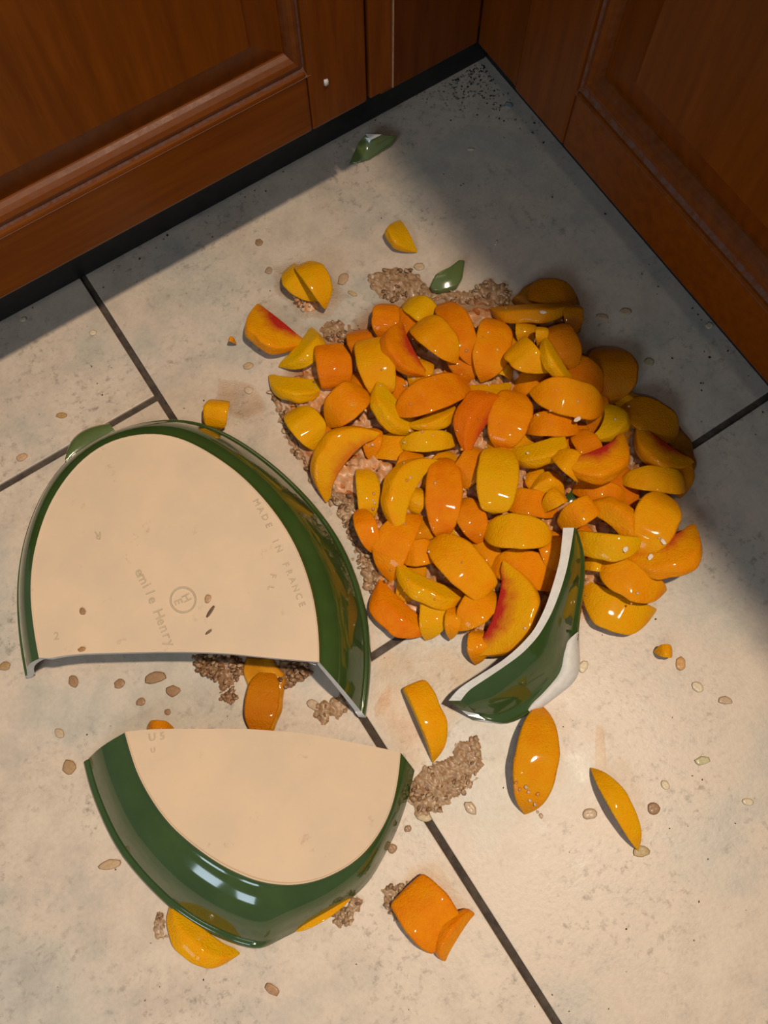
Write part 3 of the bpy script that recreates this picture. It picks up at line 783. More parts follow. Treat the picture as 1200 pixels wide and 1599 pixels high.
LOOSE = 'loose peach slices on the tiles'
S = [
 # label, cx, cy, L, W, ang, roll, layer, tint, opts
 # --- bottom layer of the heap
 ('yellow-green wet peach slice at the far left heap corner beside the blushed loose slice', 480,549,80,46,-50,-50,0,.05,{}),
 ('yellow peach crescent sticking out furthest left from the heap', 462,607,90,45,5,-70,0,.1,{}),
 ('dull yellow peach slice at the left edge just above the blushed crescent', 478,664,78,52,50,10,0,.12,{}),
 ('dark orange peach slice lying at the far edge, left of the yellow top slice', 603,500,66,42,95,0,0,.7,{}),
 ('half hidden dark orange slice below the crumble at the far left edge', 563,540,60,40,75,0,0,.75,{'deep':.25}),
 ('small orange slice end under the right end of the blushed crescent', 583,690,54,30,100,0,0,.6,{}),
 ('narrow yellow upright slice at the left edge, left of the long bright crescent', 577,772,98,36,85,20,0,.15,{}),
 ('short orange slice end low at the left edge below the narrow yellow slice', 572,826,75,34,70,0,0,.65,{}),
 ('orange slice mostly buried under crumble between two lower left slices', 655,866,62,42,-10,0,0,.55,{}),
 ('orange and yellow slice at the lower left tip beside the grout joint', 618,961,115,54,42,-40,0,.75,{}),
 ('yellow upright slice at the near edge of the heap right of the grout joint', 678,957,80,44,95,10,0,.15,{}),
 ('narrow orange slice end at the near edge beside the yellow upright slice', 707,970,52,26,95,0,0,.45,{}),
 ('small orange slice end below the pink spotted slice, touching the wet floor', 747,1008,54,36,95,0,0,.5,{'zmax':.014}),
 ('shaded dark orange slice behind the white edge of the standing shard', 820,890,108,58,15,10,0,.55,{}),
 ('large yellow peach slice right of the standing shard, nearest the camera on that side', 960,957,114,62,22,-30,0,.2,{}),
 ('small yellow slice end half buried right of the standing shard', 930,884,44,24,5,0,0,.2,{'zmax':.012}),
 ('orange slice between the wet and the large yellow slice right of the shard', 983,911,106,54,28,-20,0,.45,{}),
 ('peach slice with a red flush sticking out furthest right from the heap', 1048,869,120,62,-22,-60,0,.5,{'blush':.8}),
 ('big yellow orange slice at the right edge above the red flushed tip', 1020,816,108,66,115,0,0,.35,{}),
 ('glossy brown jellied slice at the rightmost bulge of the heap by the grout line', 1055,738,70,46,70,0,0,.6,{'deep':.55,'zmax':.012}),
 ('dark brownish slice at the right edge behind the red spotted slice', 1013,657,98,56,30,0,0,.45,{'deep':.55}),
 ('large dark orange slice bulging out on the shaded far right side', 953,580,92,76,80,0,0,.6,{'deep':.5}),
 ('orange slice sloping down from the dark bulge to the heap middle', 903,588,88,54,20,0,0,.75,{'deep':.22}),
 ('dark orange slice behind the narrow yellow one on the shaded far side', 880,540,80,42,62,0,0,.65,{'deep':.42}),
 ('dark brown syrup covered lump at the farthest right edge of the heap', 862,466,84,44,12,0,0,.6,{'deep':.6,'zmax':.014}),
 ('brown syrup covered end hanging off the farthest right lump', 893,497,52,30,85,0,0,.5,{'deep':.5,'zmax':.012}),
 ('small yellow slice end peeking out below the brown topped crescent', 820,522,44,32,90,0,0,.25,{}),
 ('tiny yellow slice end right beside the one peeking out below the brown topped crescent', 844,526,34,20,90,0,0,.25,{}),
 ('tiny yellow peach bit in the gap left of the bright far slice', 787,584,30,20,20,0,0,.2,{'zmax':.012}),
 ('tiny pale yellow peach bit in the gap under the narrow yellow slice', 856,588,34,18,50,0,0,.15,{'zmax':.012}),
 ('orange slice filling the gap beside the big rounded yellow slice', 735,812,80,46,60,0,0,.65,{'deep':.1}),
 ('orange slice buried in pink syrup at the heap centre', 735,730,80,44,120,0,0,.6,{'deep':.12}),
 ('orange slice under the small pieces at the right centre', 830,790,90,44,10,0,0,.6,{}),
 ('orange slice below the two round slices left of the heap centre', 560,610,70,40,60,0,0,.6,{'deep':.15}),
 ('orange slice buried behind the far yellow wedge', 720,560,80,50,70,0,0,.7,{'deep':.1}),
 ('orange slice buried right of the tan crumble pocket', 915,700,70,40,60,0,0,.65,{'deep':.1}),
 ('orange slice buried left of the tall orange slice', 640,730,70,40,110,0,0,.6,{'deep':.1}),
 ('orange slice under the standing shard', 860,860,70,40,70,0,0,.6,{'deep':.1,'zmax':.012}),
 # --- middle layer
 ('orange block shaped slice with cut ends near the far left corner', 523,570,68,54,80,15,1,.75,{'tr':(.55,.6)}),
 ('yellow slice with blunt ends right of the orange block', 587,572,94,58,75,0,1,.3,{'tr':(.7,.75)}),
 ('wide orange slice left of the yellow wedge and above the blushed crescent', 542,635,80,58,-40,0,1,.6,{}),
 ('yellow wedge with a flat cut face in the left middle of the heap', 612,645,104,50,42,-60,1,.15,{}),
 ('yellow slice with dark pit mark at the far edge below the pale green shard', 657,489,68,42,35,0,1,.08,{'blush':.3}),
 ('tall orange slice at the far edge right of the pit marked slice', 712,515,118,46,66,0,1,.72,{}),
 ('broad orange slice at the far edge left of the brown topped crescent', 766,542,106,58,102,0,1,.6,{}),
 ('long crescent topped with brown syrup at the far right of the heap', 827,491,120,40,5,-50,1,.42,{'deep':.2}),
 ('small yellow orange wedge just below the red spotted orange slice', 657,585,58,38,110,0,1,.3,{}),
 ('yellow band shaped slice under the large central orange slice', 684,655,90,34,-32,-50,1,.25,{}),
 ('bright yellow slice on the far right side between two narrow ones', 818,562,72,46,52,-20,1,.3,{}),
 ('narrow yellow slice leaning on the shaded far right side', 863,565,78,36,52,-60,1,.18,{}),
 ('orange slice under the broad orange one right of centre', 862,668,84,42,5,0,1,.65,{}),
 ('yellow slice with straight upper edge right of the big rounded yellow slice', 843,706,86,42,-15,-60,1,.2,{'tr':(.8,.65)}),
 ('yellow green slice standing at the right edge beside the tan crumble pocket', 958,662,76,46,110,60,1,.08,{}),
 ('peach slice with a long dark red streak at the right edge', 1027,706,98,46,36,-70,1,.5,{'blush':1.0,'deep':.18}),
 ('yellow orange slice at the right edge below the red streaked slice', 1023,754,96,42,6,0,1,.3,{}),
 ('thin orange slice crossing the right middle under the red pit slice', 937,767,86,34,12,0,1,.62,{}),
 ('orange curved slice just right of the dark green chip', 960,805,98,46,42,50,1,.5,{}),
 ('wet bright yellow slice touching the top right side of the standing shard', 950,855,92,43,8,-30,1,.1,{'tr':(.7,.95)}),
 ('small curved yellow slice left of the dark green chip', 857,758,58,36,5,40,1,.35,{}),
 ('short yellow slice end below the small curved one by the dark green chip', 866,786,48,30,-35,0,1,.3,{}),
 ('blunt orange slice between the dark green chip and the standing shard tip', 902,806,60,40,-30,0,1,.5,{'tr':(.8,.6)}),
 ('translucent yellow slice end left of the tall orange slice', 652,783,48,30,110,0,1,.2,{'zmax':.014}),
 ('orange slice leaning below the long bright crescent in the lower left', 614,846,112,58,115,-20,1,.6,{}),
 ('bright yellow slice lying crosswise in the lower left of the heap', 668,922,120,46,22,-50,1,.18,{}),
 ('orange slice left of the pink spotted slice at the near edge', 746,948,90,52,130,0,1,.5,{}),
 ('large slice with a pink red pit spot left of the standing shard', 803,962,148,74,106,66,1,.25,{'blush':1.0,'zmax':.022}),
 ('rounded bright slice behind the standing shard tip, lying crosswise', 810,834,104,56,5,0,1,.22,{}),
 ('wet yellow slice lying crosswise at the heap centre', 670,690,94,34,-5,0,1,.12,{}),
 # --- top layer
 ('orange slice with a red pit spot below the far yellow one', 623,549,98,50,64,-65,2,.75,{'blush':.9}),
 ('orange yellow slice lying across below the pit marked yellow slice', 680,530,94,54,45,0,2,.45,{}),
 ('large orange slice lying across the upper middle of the heap', 678,620,128,58,-24,0,2,.68,{}),
 ('reddish orange slice standing on edge at the heap centre', 740,648,112,52,-54,40,2,1.12,{'blush':.7}),
 ('big glossy orange slice right of the reddish centre slice', 800,640,104,66,106,0,2,.62,{}),
 ('broad orange slice lying crosswise in the upper right of the heap', 889,624,114,58,12,0,2,.5,{}),
 ('big rounded yellow slice at the centre right of the heap', 776,748,108,64,95,0,2,.12,{'tr':(.85,.8)}),
 ('yellow orange slice end just left of the red pit slice', 890,728,64,40,35,0,2,.35,{}),
 ('orange slice with a dark red pit edge right of the tan crumble pocket', 943,722,112,56,-24,-65,2,.55,{'blush':1.0}),
 ('tall orange slice with reddish left side below the wet crosswise slice', 693,775,134,57,92,0,2,.70,{'blush':.2}),
 ('long bright curved slice left of the tall orange slice', 628,762,132,56,116,-55,2,.3,{'ca':.20}),
 ('blushed pinkish crescent slice at the left edge nearest the large dish piece', 524,707,132,60,-48,62,2,.35,{'blush':.55,'ca':.20}),
 ('bright wet slice with broad cut face in the near middle of the heap', 720,883,118,66,45,0,2,.4,{'tr':(.9,.72)}),
 # --- loose
 ('thin yellow peach slice alone on the tile beyond the pale green shard', 622,368,62,36,62,-75,0,.15,{'g':LOOSE,'zmax':.008,'ca':.02}),
 ('yellow slice of the loose pair, on its left',463,445,80,44,52,-30,0,.12,{'g':LOOSE,'blush':.4,'zmax':.011,'ca':.1}),
 ('yellow slice of the loose pair, on its right',494,438,86,44,54,15,0,.2,{'g':LOOSE,'zmax':.012}),
 ('loose orange slice with red flush, left of the heap on the tile', 419,518,104,58,39,-78,0,.42,{'g':LOOSE,'blush':1.0,'zmax':.013,'ca':.03}),
 ('yellow slice poking out behind the far edge of the large dish piece', 340,646,46,42,100,0,0,.2,{'g':LOOSE,'zmax':.013,'tr':(.7,.7)}),
 ('loose yellow slice between the smaller dish piece and the standing shard',673,1122,120,48,66,30,0,.25,{'g':LOOSE,'tr':(.62,1),'zmax':.015}),
 ('large loose slice with crumbs at its tip, in front of the standing shard',835,1184,162,72,98,0,0,.36,{'g':LOOSE,'zmax':.018,'deep':.1}),
 ('slim loose yellow slice with a reddish tip, furthest right on the tile',968,1260,130,36,60,8,0,.16,{'g':LOOSE,'blush':.3,'zmax':.013}),
 ('yellow slice poking out below the left rim of the smaller dish piece',302,1468,124,50,42,-40,0,.18,{'g':LOOSE,'ca':.15}),
 ('square orange chunk of the near pair beside the grout line',668,1426,92,84,50,0,0,.6,{'g':LOOSE,'tr':(.58,.6),'zmax':.013}),
 ('narrow orange slice stuck to the square chunk beside the grout line',705,1455,78,34,122,-50,0,.66,{'g':LOOSE,'tr':(.85,.85),'zmax':.011}),
 ('syrupy amber slice on the floor between the two dish pieces',410,1098,108,56,98,0,0,.6,{'g':LOOSE,'deep':.5,'zmax':.007}),
 ('small orange slice end showing beyond the broken edge of the smaller dish piece', 248,1141,44,32,0,0,0,.5,{'g':LOOSE,'deep':.25,'zmax':.009}),
 ('squashed yellow slice under the near broken wall of the smaller dish piece',503,1424,104,26,-32,0,0,.25,{'g':LOOSE,'zmax':.0035}),
 ('small round peach bit on the tile right of the heap', 1040,1017,28,22,5,0,0,.3,{'g':LOOSE,'zmax':.006}),
 ('tiny orange peach bit on the tile left of the blushed loose slice', 361,531,14,10,10,0,0,.5,{'g':LOOSE,'zmax':.004}),
]
FILL = [
 (520, 655, 'buried slice between the wide orange slice and the blushed crescent at the left'),
 (600, 600, 'buried slice below the blunt ended yellow slice in the upper left of the heap'),
 (640, 510, 'buried slice behind the orange slice with the red pit spot'),
 (700, 600, 'buried slice just above the large orange slice in the upper middle'),
 (790, 530, 'buried slice between the broad far orange slice and the bright yellow one'),
 (840, 600, 'buried slice just above the broad crosswise orange slice'),
 (800, 690, 'buried slice just below the big glossy orange slice'),
 (690, 740, 'buried slice beneath the tall orange slice with reddish left side'),
 (650, 830, 'buried slice between the tall orange slice and the lower left orange slice'),
 (700, 850, 'buried slice just above the bright wet slice with broad cut face'),
 (640, 900, 'buried slice above the crosswise bright yellow slice in the lower left'),
 (760, 870, 'buried slice right of the bright wet slice with broad cut face'),
 (850, 760, 'buried slice under the small curved yellow slice'),
 (930, 640, 'buried slice left of the yellow green slice at the right edge'),
 (970, 760, 'buried slice under the slice with dark red pit edge at the right'),
 (910, 850, 'buried slice between the standing shard tip and the wet bright yellow slice'),
 (985, 640, 'buried slice behind the yellow green slice at the right edge'),
 (620, 700, 'buried slice right of the blushed crescent and left of the wet crosswise slice'),
 (760, 620, 'buried slice between the reddish centre slice and the glossy orange one'),
 (900, 690, 'buried slice touching the tan crumble pocket'),
]
rf = random.Random(21)
for (cx, cy, lab) in FILL:
    place_slice(lab, cx, cy, rf.uniform(78, 100), rf.uniform(44, 56), rf.uniform(0, 180), rf.choice((0, 15, -50, 50)), 0, rf.uniform(.3, .8), 0.0, (1, 1), rf.uniform(0, .2), None, .009, 'buried peach slices')
for (lab, cx, cy, L, W, ang, roll, layer, tint, op) in S:
    place_slice(lab, cx, cy, L, W, ang, roll, layer, tint, op.get('blush', 0.0), op.get('tr', (1, 1)), op.get('deep', 0.0), None, op.get('zmax'), op.get('g', 'peach slices in the heap'), 1.0, op.get('ca'))

# dark green chip stuck between the slices
hx, hy = cells(np.array([[*U(893, 773, .02)]])); zc = float(HMAP[hx, hy][0]) + 0.004
chip = polyshard('dish_shard', 'tiny dark green chip wedged between peach slices in the right half of the heap',
    [(886,764,zc,.004),(898,761,zc+.001,.004),(902,770,zc+.001,.004),(900,782,zc,.004),(891,790,zc-.001,.004),(885,780,zc,.004)], 'green', bev=0.0006)

# ------------------------------------------------------------------ crumble, oats, syrup
def flake_cloud(name, items, mat, parent=None, lat=5, lon=7, extra=None):
    """items: (centre, (rx,ry,rz), euler, rgb): many small irregular flakes in one mesh"""
    vs, fs, cols = [], [], []
    if extra: vs, fs, cols = list(extra[0]), list(extra[1]), list(extra[2])
    for (c, rad, eu, rgb) in items:
        o = len(vs)
        Mx = Matrix.Rotation(eu[2], 3, 'Z') @ Matrix.Rotation(eu[1], 3, 'Y') @ Matrix.Rotation(eu[0], 3, 'X')
        ring_ = []
        vs.append(c + Mx @ Vector((0, 0, rad[2]))); cols.append(rgb)
        for i in range(1, lat - 1):
            th = math.pi * i / (lat - 1)
            for j in range(lon):
                ph = 2 * math.pi * j / lon
                q = random.uniform(.82, 1.12)
                vs.append(c + Mx @ Vector((rad[0] * math.sin(th) * math.cos(ph) * q, rad[1] * math.sin(th) * math.sin(ph) * q, rad[2] * math.cos(th)))); cols.append(rgb)
        vs.append(c + Mx @ Vector((0, 0, -rad[2]))); cols.append(rgb)
        last = len(vs) - 1
        for j in range(lon):
            fs.append((o, o + 1 + j, o + 1 + (j + 1) % lon))
            for i in range(lat - 3):
                a = o + 1 + i * lon
                fs.append((a + j, a + lon + j, a + lon + (j + 1) % lon, a + (j + 1) % lon))
            a = o + 1 + (lat - 3) * lon
            fs.append((a + j, last, a + (j + 1) % lon))
    ob = mesh(name, vs, fs, mat, parent)
    at = ob.data.attributes.new('shade', 'FLOAT_COLOR', 'POINT')
    at.data.foreach_set('color', np.array([(*c, 1.0) for c in cols], dtype=np.float32).ravel())
    return ob

PAL = [(0.36, 0.22, 0.115), (0.25, 0.14, 0.065), (0.42, 0.28, 0.16), (0.20, 0.105, 0.045), (0.52, 0.37, 0.23), (0.40, 0.24, 0.14)]
PINK = [(0.60, 0.28, 0.10), (0.54, 0.25, 0.11), (0.62, 0.38, 0.23), (0.58, 0.23, 0.03), (0.64, 0.45, 0.31)]
DARKP = [(0.22, 0.11, 0.045), (0.30, 0.16, 0.07), (0.16, 0.075, 0.03), (0.36, 0.21, 0.11)]
def in_poly(x, y, poly):
    c = False; n = len(poly)
    for i in range(n):
        x1, y1 = poly[i]; x2, y2 = poly[(i + 1) % n]
        if (y1 > y) != (y2 > y) and x < (x2 - x1) * (y - y1) / (y2 - y1) + x1: c = not c
    return c
def scatter_poly(poly, n, zr, rr, pal, onmap=False):
    xs = [p[0] for p in poly]; ys = [p[1] for p in poly]; it = []
    while len(it) < n:
        x, y = random.uniform(min(xs), max(xs)), random.uniform(min(ys), max(ys))
        if not in_poly(x, y, poly): continue
        if mnoise.noise(Vector((x * .035, y * .035, 3.1))) < -0.18 and random.random() < .75: continue
        p = U(x, y, 0); r = random.uniform(*rr)
        z = random.uniform(*zr)
        b = random.choice(pal); k = random.uniform(.85, 1.12)
        it.append((Vector((p.x, p.y, z + r * .4)), (r, r * random.uniform(.45, .8), r * random.uniform(.10, .2)), (random.uniform(-.45, .45), random.uniform(-.45, .45), random.uniform(0, 6.3)), tuple(c * k for c in b)))
    return it
def poly_dist(x, y, poly):
    b = 1e9
    for i in range(len(poly)):
        x1, y1 = poly[i]; x2, y2 = poly[(i + 1) % len(poly)]
        dx, dy = x2 - x1, y2 - y1
        t = max(0, min(1, ((x - x1) * dx + (y - y1) * dy) / (dx * dx + dy * dy + 1e-9)))
        b = min(b, math.hypot(x - x1 - t * dx, y - y1 - t * dy))
    return b
def sheet(poly, h, pal, step, run=14.0, parent=None):
    """a lumpy sheet of sticky crumble; runs out to nothing at its ragged edge"""
    xs = [p[0] for p in poly]; ys = [p[1] for p in poly]
    nx, ny = int((max(xs) - min(xs)) / step) + 3, int((max(ys) - min(ys)) / step) + 3
    idx, vs, cols, fs = {}, [], [], []
    for i in range(nx):
        for j in range(ny):
            x, y = min(xs) + (i - 1) * step, min(ys) + (j - 1) * step
            wx, wy = x + 11 * mnoise.noise(Vector((x * .09, y * .09, 1))), y + 11 * mnoise.noise(Vector((x * .09, y * .09, 8)))
            d = poly_dist(wx, wy, poly) * (1 if in_poly(wx, wy, poly) else -1)
            if d < -step * 1.2: continue
            k = max(0.0, min(1.0, d / run)) ** .6
            n = .42 + .75 * mnoise.noise(Vector((x * .10, y * .10, 2))) + .55 * abs(mnoise.noise(Vector((x * .21, y * .21, 5)))) + .30 * mnoise.noise(Vector((x * .45, y * .45, 9)))
            z = h * k * max(-.25, n) - (0.0012 if d < 0 else 0)
            p = U(x, y, 0)
            idx[i, j] = len(vs); vs.append(Vector((p.x, p.y, z)))
            m = .5 + .7 * mnoise.noise(Vector((x * .09, y * .09, 12)))
            a, b = pal[0], pal[1 + int(4.99 * random.random()) % (len(pal) - 1)]
            cols.append(tuple(u + (v - u) * max(0, min(1, m)) for u, v in zip(a, b)))
    for (i, j) in idx:
        q = [(i, j), (i + 1, j), (i + 1, j + 1), (i, j + 1)]
        if all(k in idx for k in q): fs.append(tuple(idx[k] for k in q))
    return vs, fs, cols
def crumble(label, poly, n, zr=(0.0, .002), rr=(.0022, .0045), pal=PAL, h=.0042, step=2.6, run=11.0):
    vs, fs, cols = sheet(poly, h, pal, step, run)
    n = int(n * .42)
    o = flake_cloud('oat_crumble', scatter_poly(poly, n, zr, rr, pal), M['crumb'], None, 4, 7, (vs, fs, cols))
    tag(o, label, 'oat crumble', 'spilled oat crumble', 'stuff'); return o

HEAP = [(585,470),(640,455),(700,462),(780,462),(840,450),(895,470),(905,520),(930,545),(975,545),(988,610),(1040,640),(1085,700),(1082,745),(1050,800),(1090,840),(1090,880),(1030,900),(1030,935),(1005,985),(900,965),(830,1010),(770,1040),(735,1020),(720,990),(650,1000),(590,960),(575,905),(575,850),(550,790),(480,760),(450,690),(425,630),(425,590),(480,530),(540,515)]
HIN = [((x - 760) * .93 + 760, (y - 740) * .93 + 740) for x, y in HEAP]
crumble('pinkish oat crumble filling the gaps beneath the heaped peach slices', HIN, 900, (0.003, .012), (.0018, .0040), PINK + PAL[:2], .013, 4.5, 45.0)
crumble('tan oat crumble band along the far edge of the heap around the pale green shard', [(575,432),(600,418),(650,425),(672,450),(730,455),(765,438),(800,452),(790,478),(720,475),(660,470),(600,470),(580,450)], 230, (0, .0022), (.0022, .0042))
crumble('brown oat crumble between the large dish piece and the left edge of the heap', [(420,610),(440,620),(462,690),(500,750),(560,780),(575,860),(600,900),(590,930),(570,920),(552,850),(520,790),(480,745),(450,690),(432,640)], 330, (0, .0022), (.0022, .0042))
crumble('crumble strip beside the loose pair at the far left corner of the heap', [(500,505),(530,500),(560,520),(600,500),(600,530),(545,540),(505,530)], 70, (0, .002), (.0022, .0038))
crumble('oat crumble patch beside the grout line next to the smaller dish piece', [(640,1225),(660,1200),(700,1180),(715,1160),(745,1150),(755,1190),(730,1235),(690,1265),(655,1280),(640,1250)], 170, (0, .0022), (.0022, .004))
crumble('crumble under the broken edge of the large dish piece', [(300,1022),(360,1020),(385,1035),(375,1060),(345,1082),(335,1065),(305,1045)], 170, (0, .008), (.002, .004), DARKP)
crumble('brown crumble right of the amber slice under the large dish piece', [(435,1030),(480,1035),(490,1050),(450,1075),(432,1060)], 90, (0, .007), (.002, .004), DARKP)
crumble('crumble smear between the broken ends of the two dish pieces', [(495,1100),(540,1080),(545,1110),(505,1130),(490,1120)], 50, (0, .0012), (.0018, .003))
crumble('small crumble trail left of the amber slice', [(340,1085),(370,1070),(372,1092),(350,1100)], 35, (0, .002), (.0018, .0034), DARKP)
crumble('crumble against the near broken wall of the smaller dish piece', [(520,1425),(560,1400),(568,1412),(545,1445),(525,1448)], 60, (0, .003), (.0018, .0034))
crumble('crumble at the left corner of the square orange chunk', [(598,1385),(640,1378),(640,1400),(628,1440),(606,1430)], 70, (0, .004), (.002, .0036))
crumble('crumble stuck to the near tip of the loose yellow pair', [(458,458),(500,462),(498,484),(478,488),(462,475)], 60, (.001, .008), (.002, .0036), PINK)
crumble('crumble left of the slice that pokes out below the smaller dish piece', [(240,1425),(256,1430),(262,1465),(245,1470)], 24, (0, .002), (.0018, .003))

# bits of crumble lying on top of the heap
items = []
tries = 0
while len(items) < 70 and tries < 4000:
    tries += 1
    x, y = random.uniform(430, 1080), random.uniform(470, 1000)
    if not in_poly(x, y, HIN): continue
    p = U(x, y, .025); ix, iy = cells(np.array([[p.x, p.y, 0]])); z = float(HMAP[ix, iy][0])
    p = U(x, y, z); ix, iy = cells(np.array([[p.x, p.y, 0]])); z2 = float(HMAP[ix, iy][0])
    if abs(z - z2) > .004: continue
    r = random.uniform(.0006, .0019); b = random.choice(PINK + [(0.70, 0.52, 0.36)])
    items.append((Vector((p.x, p.y, z2 + r * .1)), (r, r * .8, r * .5), (random.uniform(-.4, .4), random.uniform(-.4, .4), random.uniform(0, 6)), b))
o = flake_cloud('crumble_bits', items, M['crumb']); tag(o, 'small pinkish crumble bits clinging to the top slices of the heap', 'oat crumble', 'spilled oat crumble', 'stuff')

items = []
for (x, y) in [(806,1222),(812,1232),(818,1240),(826,1236),(833,1228),(840,1240),(828,1250),(845,1274),(840,1268),(836,1256),(815,1226),(822,1229)]:
    p = U(x, y, .008); ix, iy = cells(np.array([[p.x, p.y, 0]])); z = float(HMAP[ix, iy][0])
    p = U(x, y, z); r = random.uniform(.0016, .0026)
    items.append((Vector((p.x, p.y, z + .0004)), (r, r * .75, r * .3), (random.uniform(-.3, .3), random.uniform(-.3, .3), random.uniform(0, 6)), random.choice(PINK[2:] + PAL[4:5])))
o = flake_cloud('crumble_bits', items, M['crumb']); tag(o, 'pinkish crumbs stuck to the near tip of the large loose slice', 'oat crumble', 'spilled oat crumble', 'stuff')

# single oat flakes and crumbs on the tiles
def oat(cx, cy, L, W, ang, rgb, label, group, z=0.0, thick=.0005):
    p = U(cx, cy, z); mpp = .80 / F_PX * 1.05
    a = math.radians(ang); e = U(cx + math.cos(a) * 4, cy + math.sin(a) * 4, z) - p
    rx, ry = L * mpp / 2, W * mpp / 2
    vs, fs = [], []
    n = 12
    r = random.Random(int(cx * 7 + cy))
    rad = [r.uniform(.86, 1.1) for _ in range(n)]
    for (s, h) in ((.70, 0.0), (1.0, .45), (.82, .9), (.40, 1.05)):
        for k in range(n):
            t = 2 * math.pi * k / n
            x, y = math.cos(t) * rx * rad[k] * s, math.sin(t) * ry * rad[k] * s
            hh = h * thick * 2 - (0.55 * thick * max(0, 1 - abs(math.sin(t)) * 3) if s < .9 and h > .5 else 0)
            vs.append((x, y, hh + abs(x) / rx * thick * .4))
    vs.append((0, 0, thick * 1.7)); vs.append((0, 0, 0))
    for i in range(3):
        for k in range(n):
            a_, b_ = i * n + k, i * n + (k + 1) % n
            fs.append((a_, b_, b_ + n, a_ + n))
    for k in range(n):
        fs.append((3 * n + k, 3 * n + (k + 1) % n, 4 * n)); fs.append((k, 4 * n + 1, (k + 1) % n))
    ob = mesh('oat_flake', vs, fs, M['oat'])
    at = ob.data.attributes.new('shade', 'FLOAT_COLOR', 'POINT')
    at.data.foreach_set('color', np.array([(*rgb, 1.0)] * len(vs), dtype=np.float32).ravel())
    ob.location = (p.x, p.y, z + 0.0002); ob.rotation_euler = (0, 0, math.atan2(e.y, e.x))
    tag(ob, label, 'oat flake', group); return ob
PALE, TAN, BRN = (0.66, 0.55, 0.38), (0.48, 0.35, 0.23), (0.30, 0.17, 0.08)
GP = 'single oat flakes on the tiles'
def zmap(x, y):
    z = .02
    for _ in range(3):
        p = U(x, y, z); ix, iy = cells(np.array([[p.x, p.y, 0]])); z = float(HMAP[ix, iy][0])
    return z
OATS = [
 (911,1041,22,13,-70,PALE,'pale oat flake touching the chipped rim of the standing shard'),
 (1090,1073,19,15,40,PALE,'pale broken oat flake on the tile right of the standing shard'),
 (1133,1094,22,12,5,TAN,'translucent tan oat flake right of the pale broken one'),
 (1097,1188,24,12,-12,(.50,.46,.26),'long greenish oat flake on the right-hand tile'),
 (1039,1226,14,12,60,PALE,'pale round oat flake above the slim loose slice'),
 (1168,1252,17,10,5,PALE,'pale oat flake nearest the right edge of the photo'),
 (921,1271,20,15,-10,TAN,'tan oat flake left of the slim loose slice'),
 (1021,1262,18,17,-30,BRN,'brown curled flake right of the slim loose slice'),
 (1063,1036,15,20,10,(.55,.30,.10),'orange tinted crumb below the small round peach bit'),
 (1001,1330,16,24,80,(.45,.33,.16),'amber crumb at the lower end of the slim loose slice'),
 (1108,509,14,12,-40,PALE,'pale crumb against the foot of the right cabinet'),
 (1014,566,17,15,-50,(.40,.36,.22),'greenish crumb on the shaded tile right of the heap'),
 (977,487,22,15,-5,TAN,'larger tan crumb on the shaded tile beyond the heap'),
 (941,495,20,12,10,TAN,'smaller tan crumb on the shaded tile beyond the heap'),
 (115,1064,20,14,70,BRN,'brown crumb nearest the left broken end of the large dish piece'),
 (187,1068,14,17,80,BRN,'second brown crumb from the left below the large dish piece'),
 (243,1058,34,18,-12,BRN,'wide brown crumb below the broken edge of the large dish piece'),
 (270,1079,22,17,0,BRN,'round brown crumb below the wide one'),
 (220,1096,12,15,80,BRN,'small brown crumb left of the round one'),
 (262,1112,11,9,30,BRN,'tiny brown crumb just beyond the smaller dish piece'),
 (490,1101,14,24,-60,TAN,'upright tan flake between the two dish pieces'),
 (108,1198,22,20,70,(.36,.22,.10),'amber crumb left of the smaller dish piece'),
 (93,1145,16,12,50,TAN,'pale tan crumb above the amber one left of the smaller dish piece'),
 (8,1040,14,18,80,(.36,.22,.10),'amber crumb at the left border below the large dish piece'),
 (172,1350,34,14,-10,(.46,.31,.17),'amber smear crumb beside the left rim of the smaller dish piece'),
 (425,1545,13,22,-60,(.36,.20,.09),'brown oat flake on the tile nearest the camera'),
 (365,1487,10,8,-60,BRN,'dark crumb by the corner tip of the smaller dish piece'),
 (613,1325,13,15,60,BRN,'dark brown crumb right of the smaller dish piece'),
 (600,1272,10,12,70,BRN,'brown crumb touching the right wall of the smaller dish piece'),
 (637,1294,9,11,60,BRN,'dark crumb beside the grout line below the crumble patch'),
 (735,1262,22,14,50,TAN,'pair-like tan flake right of the crumble patch'),
 (662,1275,24,14,20,(.50,.38,.22),'tan flake lying across the grout line'),
 (37,499,11,8,-10,PALE,'white crumb against the toe kick of the left cabinet'),
 (145,520,13,10,10,PALE,'pale crumb beside the grout line on the left tile'),
 (35,714,18,13,-20,(.50,.32,.18),'glistening crumb beside the left grout joint'),
 (96,649,10,18,-80,(.40,.24,.08),'amber spot on the left tile above the grout joint'),
 (405,379,14,13,40,(.30,.18,.10),'brown crumb beyond the loose yellow pair'),
 (420,423,13,14,40,(.36,.24,.15),'round crumb at the left tip of the loose yellow pair'),
 (536,436,17,26,20,(.48,.32,.19),'tan flake right of the loose yellow pair'),
 (551,459,18,8,25,(.50,.34,.18),'thin tan flake between the loose pair and the crumble band'),
 (655,417,18,16,0,(.52,.38,.24),'glossy pale crumb beyond the crumble band'),
 (388,572,17,12,-15,(.46,.32,.18),'tan crumb left of the yellow crescent'),
 (389,610,15,12,20,(.55,.42,.30),'pale crumb left of the furthest left crescent'),
 (735,234,14,5,2,PALE,'thin pale sliver on the shaded tile near the corner'),
 (775,380,5,12,20,PALE,'thin pale upright sliver on the shaded tile beyond the heap'),
 (795,165,16,14,30,(.30,.33,.33),'grey fluff lump close to the cabinet corner'),
]
